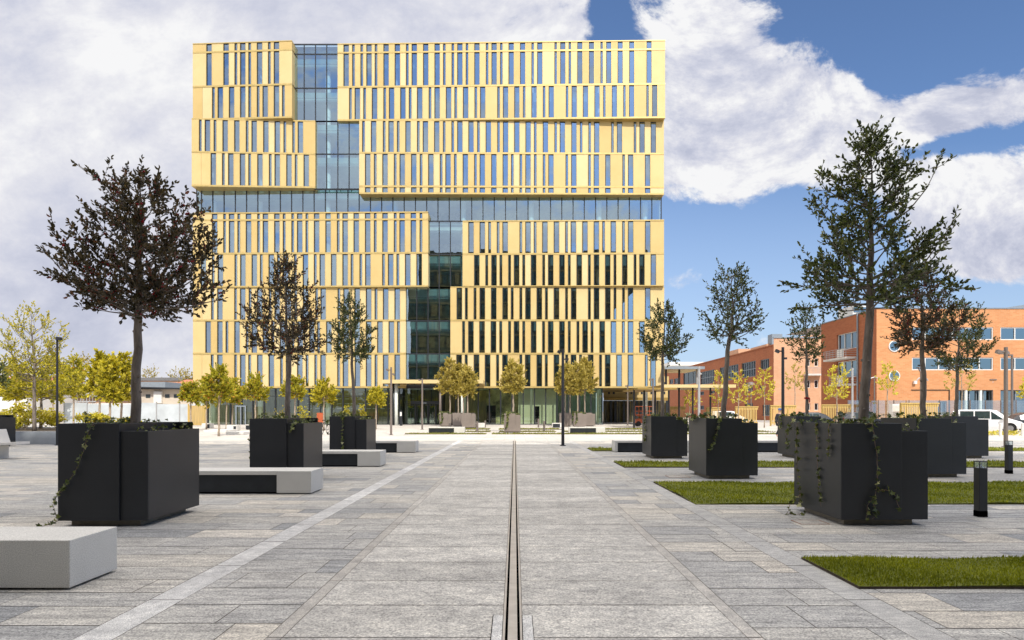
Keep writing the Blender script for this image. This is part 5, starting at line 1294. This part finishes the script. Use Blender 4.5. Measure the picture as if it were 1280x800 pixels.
holed(mb, (Xb, Y1, .02), (1, 0, 0), 16, H1 + 1.2, fq, .2, 'brick_p', N=(0, -1, 0)); mb.box(Xb - .1, Xb + 16, Y1 - .15, Y1 + .2, H1 + 1.25, H1 + 1.45, 'grey_metal'); W(mb, "end_wall", b1, OR1)
for q in fq: win_unit("end_window", b1, (Xb, Y1, .02), (1, 0, 0), (0, -1, 0), q, 1, .2, org=OR1)
mb = MB(); z = gz(467.5, Y1); a, b_ = gx(1005, Y1), gx(1025.5, Y1); mb.box(a, b_, Y1 - 1.2, Y1 - .01, z - .3, z, 'concrete_w'); mb.box(a, b_, Y1 - 1.2, Y1 - 1.14, z + 1.0, z + 1.06, 'pole_pale')
for k in range(14): X = a + (b_ - a) * k / 13; mb.box(X - .03, X + .03, Y1 - 1.19, Y1 - 1.15, z, z + 1.0, 'pole_pale')
W(mb, "balcony", b1, OR1)
mb = MB(); mb.hexa([(gx(958, 120), 120, H1 - .1), (gx(1040, 120), 120, H1 - .1), (gx(1040, 120), 128, H1 - .1), (gx(958, 120), 128, H1 - .1),
                    (gx(958, 120), 120, gz(430, 120)), (gx(1040, 120), 120, gz(412, 120)), (gx(1040, 120), 128, gz(412, 120)), (gx(958, 120), 128, gz(430, 120))], 'brick_p')
mb.box(gx(923, 135), gx(960, 135), 135, 141, H1 - .1, gz(436, 135), 'brick_p'); mb.box(gx(965, 119), gx(978, 119), 119, 121, H1, gz(417.5, 119), 'grey_metal')
W(mb, "roof_storey", b1, OR1)
# blind link wall between the two blocks is the far wing; white building behind
house(838, 882, 230, 457, 452.5, "white flat roofed house beyond the red brick block", 'white', 'white', 4, True)

# gold pergola with black posts
pg = thing("gold_pergola", "gold edged pergola on thin black posts east of the gold building", "pergola", (gx(831, 66), 66, 0)); OP = (gx(831, 66), 66)
mb = MB(); Yp = 66; zt_, zb_ = gz(480.6, Yp), gz(484.5, Yp)
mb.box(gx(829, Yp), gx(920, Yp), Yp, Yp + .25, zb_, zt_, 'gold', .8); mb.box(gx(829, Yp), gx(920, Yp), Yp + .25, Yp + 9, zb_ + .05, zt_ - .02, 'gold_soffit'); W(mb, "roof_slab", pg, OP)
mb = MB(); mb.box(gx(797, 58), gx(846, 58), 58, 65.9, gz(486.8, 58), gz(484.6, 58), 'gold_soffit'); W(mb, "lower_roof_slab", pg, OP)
mb = MB(); Yq = 74; mb.box(gx(831, Yq), gx(881, Yq), Yq, Yq + .3, gz(461.3, Yq), gz(458, Yq), 'grey_metal'); mb.box(gx(831, Yq), gx(880, Yq), Yq + .3, Yq + 8, gz(461.3, Yq) + .02, gz(460.3, Yq), 'gold'); W(mb, "upper_roof", pg, OP)
for px, Yk, tp in ((792.5, 60, 486.5), (805.4, 61, 486.5), (819, 62, 486.5), (836, 66.6, 484.4), (848.8, 68, 484.4), (866, 66.8, 484.4), (888, 66.6, 484.4)):
    mb = MB(); X = gx(px, Yk); mb.tube([(X, Yk, .01), (X, Yk, gz(tp, Yk))], .10, 'pole_black', 8); W(mb, "post", pg, OP)
for px, Yk in ((849, 75), (832.5, 75), (871, 75)): mb = MB(); X = gx(px, Yk); mb.tube([(X, Yk, zt_ - .1), (X, Yk, gz(461, Yk))], .13, 'pole_black' if px < 860 else 'pole_pale', 8); W(mb, "upper_post", pg, OP)
# golden slat enclosures
for k, (a, b_, Y, tp, lab) in enumerate(((838, 857, 74, 508, "golden slat screen under the pergola's middle"), (884, 900, 72, 509, "golden slat screen at the pergola's east end"), (920, 947, 70, 508, "golden slat screen before the red brick block's middle"),
                                         (964, 995, 68, 506.5, "golden slat screen beside the walking person"), (1028.5, 1065, 62, 505.5, "golden slat screen before the red brick corner"), (1127, 1173, 60, 503.5, "golden slat screen in front of the orange block"))):
    root = thing("slat_screen", lab, "screen", (gx(a, Y), Y, 0), 0, "golden slat bin screens"); w_ = gx(b_, Y) - gx(a, Y); h_ = gz(tp, Y)
    q = MB(); n_ = int(w_ / .16)
    for i in range(n_): q.box(w_ * i / n_, w_ * i / n_ + .085, 0, .04, .12, h_ - .12, 'timber_gold', rnd.random())
    q.obj("slat_panel", root)
    q = MB(); q.box(-.05, w_ + .05, .041, .12, h_ - .35, h_ - .1, 'timber_gold'); q.box(-.05, w_ + .05, .041, .12, .3, .42, 'timber_gold')
    q.box(-.08, w_ + .08, -.05, .16, h_ - .1, h_, 'timber_gold')
    for i in range(int(w_ / 1.8) + 1): X = min(w_, i * 1.8); q.box(X - .06, X + .06, .12, .24, .02, h_ - .1, 'timber_gold')
    q.obj("screen_frame", root)
# glass railing in front of the orange block
rl = thing("glass_railing", "long glass railing with thin metal posts before the orange brick block", "railing", (gx(1060, 67), 67, 0))
wr = gx(1330, 67) - gx(1060, 67); k = 0
while k * 1.6 < wr:
    q = MB(); q.box(k * 1.6 + .06, k * 1.6 + 1.54, 0, .02, .2, gz(500.5, 67), 'lampglass'); q.obj("glass_panel", rl)
    q = MB(); q.box(k * 1.6 - .03, k * 1.6 + .03, -.03, .05, .01, gz(500, 67), 'pole_grey'); q.obj("post", rl); k += 1
q = MB(); q.box(gx(1115.7, 61), gx(1125, 61), 61, 61.6, .02, gz(505, 61), 'white'); q.box(gx(1116.5, 61), gx(1124, 61), 60.97, 60.995, gz(519, 61), gz(506.5, 61), 'concrete_w'); tag(q.obj("utility_cabinet"), "pale utility cabinet beside the golden slat screen", "cabinet")
# thin street trees with yellow leaves
SG = "thin yellow street trees before the brick blocks"
def street(px, Y, top, bot, wpx, lab, seed, m='yellow', n=20, tw=6, nl=6): return young(px, Y, top, bot, wpx, lab, seed, m, grp=SG, n=int(n * .75), tw=int(tw * .7), nl=nl - 2, ls=.22, bark='bark_pale', trunk=.06, up=.9)
street(1046, 57, 457, 500, 32, "bright yellow leaved young tree at the red brick corner", 601, n=30, tw=8)
street(1109, 58, 456, 490, 22, "sparse yellow tree in front of the lower porthole", 602)
street(1202, 60, 450, 488, 50, "wide thin branched yellow tree east of the yellow leaved holly", 603, 'olive', n=24)
street(955.5, 62, 462, 500, 30, "yellow street tree before the red brick block's near windows", 604, n=30)
street(923, 63, 464, 505, 30, "yellow street tree before the red brick block's middle windows", 605, n=26)
street(993.5, 70, 457, 488, 22, "pale yellow tree before the peach end wall", 606, 'olive')
street(898, 66, 465, 508, 18, "yellow tree half hidden by the leaning holly trunk", 607)
street(862, 78, 488, 512, 22, "yellow tree seen between the pergola posts", 608)
street(1283, 55, 475, 500, 16, "yellow tree cut by the picture's east edge", 609)
# street strip and kerb
k_ = MB(); k_.box(22, 70, 43.0, 43.3, .01, .14, 'kerb'); structure(k_.obj("kerb"))
k_ = MB(); k_.face([(45.003, 34.6, .008), (90, 34.6, .008), (90, 66, .008), (45.003, 66, .008)], 'asphalt'); structure(k_.obj("road"))
k_ = MB(); k_.face([(45.003, 66.003, .008), (90, 66.003, .008), (90, 130, .008), (45.003, 130, .008)], 'plaza'); structure(k_.obj("pavement"))
gv = MB(); r = random.Random(5)
for _ in range(700):
    x, y = r.uniform(29.5, 33.5), r.uniform(42.0, 42.9); small_leaf(gv, Vector((x, y, r.uniform(.05, .3))), .11, 'yellow', r.random())
tag(gv.obj("flower_strip"), "yellow ground cover strip by the van's wheels", "plants", kind='stuff')

#@@VEHICLES
def car(name, label, cat, loc, rz, paint, L=4.4, Wd=1.78, H=1.68, van=True):
    root = thing(name, label, cat, loc, rz)
    hw = Wd / 2
    # stations: x, sill z, belt z, roof z, half width at belt, half width at roof
    if van: st_ = [(-L / 2, .45, .95, 1.30, .90, .72), (-L / 2 + .12, .30, .98, 1.60, .97, .80), (-L / 2 + .5, .25, 1.0, H, 1, .82), (.25, .25, .98, H, 1, .82), (.62, .25, .98, H - .06, 1, .80), (1.32, .25, .98, 1.06, 1, .80), (1.70, .28, .88, .93, .97, .78), (L / 2 - .12, .32, .74, .80, .92, .74), (L / 2, .42, .62, .66, .82, .66)]
    else: st_ = [(-L / 2, .45, .82, .86, .88, .7), (-L / 2 + .15, .30, .92, .98, .96, .78), (-L / 2 + .6, .25, .93, 1.30, 1, .76), (-.9, .25, .93, H, 1, .76), (.3, .25, .93, H - .02, 1, .76), (.95, .25, .92, .98, 1, .80), (1.6, .28, .84, .88, .96, .78), (L / 2 - .1, .34, .72, .76, .9, .72), (L / 2, .42, .6, .63, .8, .64)]
    b_ = MB(); rings = []
    for x, s, be, ro, wb, wr_ in st_:
        rings.append([(x, -hw * wb * .94, s), (x, -hw * wb, s + .22), (x, -hw * wb * .985, be), (x, -hw * wr_, ro - .06 if ro - be > .2 else ro - .01), (x, -hw * wr_ * .86, ro),
                      (x, hw * wr_ * .86, ro), (x, hw * wr_, ro - .06 if ro - be > .2 else ro - .01), (x, hw * wb * .985, be), (x, hw * wb, s + .22), (x, hw * wb * .94, s)])
    for a, c in zip(rings, rings[1:]):
        for i in range(10): j = (i + 1) % 10; b_.face([a[i], c[i], c[j], a[j]], paint)
    b_.face(rings[0], paint); b_.face(rings[-1][::-1], paint)
    o = b_.obj("body", root, smooth=True)
    # glasshouse panes, slightly proud
    def pane(name_, pts, off):
        g_ = MB(); off = Vector(off); g_.face([Vector(p) + off for p in pts], 'car_glass'); g_.obj(name_, root)
    def lerp(a, b2, t): return tuple(a[k] + (b2[k] - a[k]) * t for k in range(3))
    ia, ib = (2, 3) if van else (3, 4)
    for sd in (0, 1):
        lo, hi = (2, 3) if sd == 0 else (7, 6); sg = -1 if sd == 0 else 1
        segs = ((0.03, .46), (.50, .97))
        for t0, t1 in segs:
            A, B2, C2, D2 = rings[ia][lo], rings[ib][lo], rings[ib][hi], rings[ia][hi]
            p0, p1, p2, p3 = lerp(A, B2, t0), lerp(A, B2, t1), lerp(D2, C2, t1), lerp(D2, C2, t0)
            pane("side_window", [lerp(p0, p3, .08), lerp(p1, p2, .08), lerp(p1, p2, .93), lerp(p0, p3, .93)], (0, sg * .012, 0))
        A, B2, C2, D2 = rings[ib][lo], rings[ib + 2][lo], rings[ib + 2][hi], rings[ib + 1][hi] if van else rings[ib][hi]
        pane("quarter_window", [lerp(A, B2, .02), lerp(A, B2, .72), lerp(lerp(A, B2, .02), rings[ib][hi], .9)], (0, sg * .014, 0))
    wi = ib + (1 if van else 0)
    A, D2 = rings[wi], rings[wi + 1]
    pane("windscreen", [lerp(A[4], D2[4], .06), lerp(A[5], D2[5], .06), lerp(A[5], D2[5], .95), lerp(A[4], D2[4], .95)], (.012, 0, .012))
    xf = L / 2
    for sd in (-1, 1):
        q = MB(); q.box(xf - .22, xf - .03, sd * hw * .60 - .16, sd * hw * .60 + .16, .62, .74, 'lamp_clear'); q.obj("headlight", root)
        q = MB(); q.box(-xf - .015, -xf + .02, sd * hw * .74 - .07, sd * hw * .74 + .07, .75, 1.0, 'red_plastic'); q.obj("tail_light", root)
        q = MB(); q.box(.95, 1.12, sd * (hw + .14) - .09, sd * (hw + .14) + .09, .98, 1.12, paint); q.obj("mirror", root)
        for x in (-L / 2 + .85, L / 2 - .82):
            t_ = MB(); t_.tube([(x, sd * (hw - .20), .33), (x, sd * (hw + .012), .33)], .33, 'rubber', 20); tt = t_.obj("tyre", root)
            t_ = MB(); t_.tube([(x, sd * (hw - .02), .33), (x, sd * (hw + .02), .33)], .21, 'rim', 12); t_.obj("rim", tt)
            t_ = MB(); t_.tube([(x, sd * (hw - .10), .34), (x, sd * (hw + .006), .34)], .39, 'slot', 20); t_.obj("wheel_arch", root)
    q = MB(); q.box(xf - .05, xf + .012, -.45, .45, .46, .60, 'slot'); q.obj("grille", root)
    q = MB(); q.box(xf + .004, xf + .022, -.26, .26, .36, .46, 'white'); q.box(xf + .005, xf + .024, -.26, -.22, .36, .46, 'sign_blue'); q.box(xf + .005, xf + .024, .22, .26, .36, .46, 'sign_blue'); q.obj("number_plate", root)
    return root
car("parked_van", "white people carrier parked by the orange block, seen from its front corner", "car", (gx(1234, 48.5), 48.6, .01), R(-34), 'car_white', 4.4, 1.85, 1.70)
car("parked_car", "charcoal car cut by the picture edge behind the white van", "car", (gx(1296, 50), 50, .01), R(-12), 'car_dark', 4.2, 1.75, 1.48, False)
car("parked_car", "dark car behind the slim holly, half hidden by planters", "car", (gx(1010, 56), 56.5, .01), R(178), 'car_dark', 4.2, 1.75, 1.5, False)
car("parked_car", "white car behind the golden slat screen by the leaning holly", "car", (gx(911, 76), 76.5, .01), R(5), 'car_white', 4.2, 1.75, 1.6, True)
car("parked_car", "small dark car in front of the peach block", "car", (gx(1075, 60), 60, .01), R(4), 'car_dark', 4.0, 1.7, 1.5, False)
# orange boom lift under the wing
bl = thing("scissor_lift", "orange scissor lift parked in front of the rear wing glazing", "lift", (gx(804, 68), 68, 0)); u = 68 / F
q = MB(); q.box(-10 * u, 10 * u, -.5, .5, .35, .75, 'orange'); q.obj("chassis", bl)
for sx in (-1, 1): q = MB(); q.tube([(sx * 7 * u, -.55, .28), (sx * 7 * u, .55, .28)], .27, 'rubber', 12); q.obj("wheel", bl)
q = MB()
for a, c in ((-9, 9), (9, -9)): q.tube([(a * u, -.3, .75), (c * u, -.3, 1.15)], .04, 'orange', 5)
q.obj("scissor_arm", bl)
q = MB(); q.box(-11 * u, 11 * u, -.55, .55, 1.15, 1.25, 'orange')
for z in (1.6, 2.1): q.tube([(-11 * u, -.5, z), (11 * u, -.5, z), (11 * u, .5, z), (-11 * u, .5, z), (-11 * u, -.5, z)], .035, 'orange', 5)
for k in range(6): X = -11 * u + k * 4.4 * u; q.tube([(X, -.5, 1.2), (X, -.5, 2.1)], .03, 'orange', 5)
q.obj("basket", bl)
# bicycle near the young trees
bk = thing("bicycle", "dark bicycle parked between the two front western planters", "bicycle", (gx(406, 43), 43, .01), R(80))
for x in (-.52, .52):
    q = MB(); q.tube([(x + .33 * math.cos(t * math.pi / 9), 0, .34 + .33 * math.sin(t * math.pi / 9)) for t in range(19)], .02, 'rubber', 5, cap=False)
    for t in range(6): q.tube([(x, 0, .34), (x + .32 * math.cos(t), 0, .34 + .32 * math.sin(t))], .004, 'pole_pale', 3)
    q.obj("wheel", bk)
q = MB(); q.tube([(-.52, 0, .34), (-.15, 0, .85), (.38, 0, .88), (.0, 0, .32), (-.15, 0, .85)], .018, 'pole_black', 6); q.tube([(-.52, 0, .34), (0, 0, .32)], .015, 'pole_black', 6); q.tube([(.52, 0, .34), (.38, 0, .88), (.36, 0, 1.0)], .018, 'pole_black', 6); q.obj("frame", bk)
q = MB(); q.box(-.28, -.03, -.06, .06, .95, .99, 'slot'); q.obj("saddle", bk)
q = MB(); q.tube([(.30, -.28, 1.02), (.38, 0, 1.0), (.30, .28, 1.02)], .013, 'pole_black', 5); q.obj("handlebar", bk)
# orange hoarding seen past the planters and info column by the doors
q = MB(); q.box(gx(396, 64), gx(404.5, 64), 64, 64.08, .45, gz(516, 64), 'orange'); q.box(gx(397, 64), gx(397, 64) + .08, 64.0, 64.08, .012, .45, 'pole_grey'); q.box(gx(403, 64), gx(403, 64) + .08, 64.0, 64.08, .012, .45, 'pole_grey'); tag(q.obj("barrier"), "small orange barrier standing before the lobby glass", "barrier")
ic = thing("info_column", "dark slim information column beside the entrance doors", "sign", (gx(501.3, 70), 70, 0)); u = 70 / F
q = MB(); q.box(-1.5 * u, 1.5 * u, -.12, .12, .011, gz(513.2, 70), 'frame'); q.obj("body", ic)
q = MB(); q.box(-1.1 * u, 1.1 * u, -.135, -.122, gz(520, 70), gz(515, 70), 'white'); q.obj("notice", ic)

#@@PERSON
def skin_fig(name, verts, edges, radii, m, parent, root_i=0):
    me = bpy.data.meshes.new(name); me.from_pydata(verts, edges, []); me.materials.append(M[m])
    o = bpy.data.objects.new(name, me); COL.objects.link(o); o.parent = parent
    md = o.modifiers.new("skin", 'SKIN')
    if not me.skin_vertices: 
        bpy.context.view_layer.objects.active = o
    sv_ = me.skin_vertices[0].data if me.skin_vertices else None
    if sv_ is None: return o
    for i, r_ in enumerate(radii): sv_[i].radius = (r_, r_)
    sv_[root_i].use_root = True
    sb = o.modifiers.new("sub", 'SUBSURF'); sb.levels = 1; sb.render_levels = 2
    return o
pe = thing("person", "person in dark clothes and a blue cap walking beside the golden slat screen", "person", (gx(974.6, 39.2), 39.2, .01), R(25))
V_ = [(0, 0, .93), (0, 0, 1.12), (0, .01, 1.36), (0, .01, 1.47), (0, .0, 1.60), (0, -.01, 1.70),
      (-.10, 0, .88), (-.11, -.14, .50), (-.11, -.02, .09), (-.11, -.17, .03), (.10, 0, .88), (.11, .12, .50), (.11, .36, .14), (.11, .26, .03),
      (-.19, .01, 1.38), (-.25, .08, 1.12), (-.24, -.06, .90), (-.24, -.12, .82), (.19, .01, 1.38), (.25, -.06, 1.12), (.24, -.22, .94), (.24, -.29, .88)]
E_ = [(0, 1), (1, 2), (2, 3), (3, 4), (4, 5), (0, 6), (6, 7), (7, 8), (8, 9), (0, 10), (10, 11), (11, 12), (12, 13), (2, 14), (14, 15), (15, 16), (16, 17), (2, 18), (18, 19), (19, 20), (20, 21)]
R_ = [.14, .13, .15, .055, .095, .085, .095, .065, .045, .04, .095, .065, .045, .04, .06, .048, .035, .035, .06, .048, .035, .035]
skin_fig("body", V_, E_, R_, 'skin', pe)
jk = [0, 1, 2, 14, 15, 16, 18, 19, 20]; mp_ = {v: i for i, v in enumerate(jk)}
skin_fig("jacket", [V_[i] for i in jk], [(mp_[a], mp_[b_]) for a, b_ in E_ if a in mp_ and b_ in mp_], [R_[i] * 1.22 + .012 for i in jk], 'cloth_dark', pe)
tk = [0, 6, 7, 8, 10, 11, 12]; mp_ = {v: i for i, v in enumerate(tk)}
skin_fig("trousers", [V_[i] for i in tk], [(mp_[a], mp_[b_]) for a, b_ in E_ if a in mp_ and b_ in mp_], [R_[i] * 1.2 + .012 for i in tk], 'cloth_dark', pe)
q = MB(); q.tube([(0, 0, 1.655), (0, 0, 1.74), (0, 0, 1.785)], [.108, .095, .03], 'cloth_blue', 12); q.box(-.07, .07, -.2, -.08, 1.665, 1.685, 'cloth_blue'); q.obj("cap", pe)

#@@END
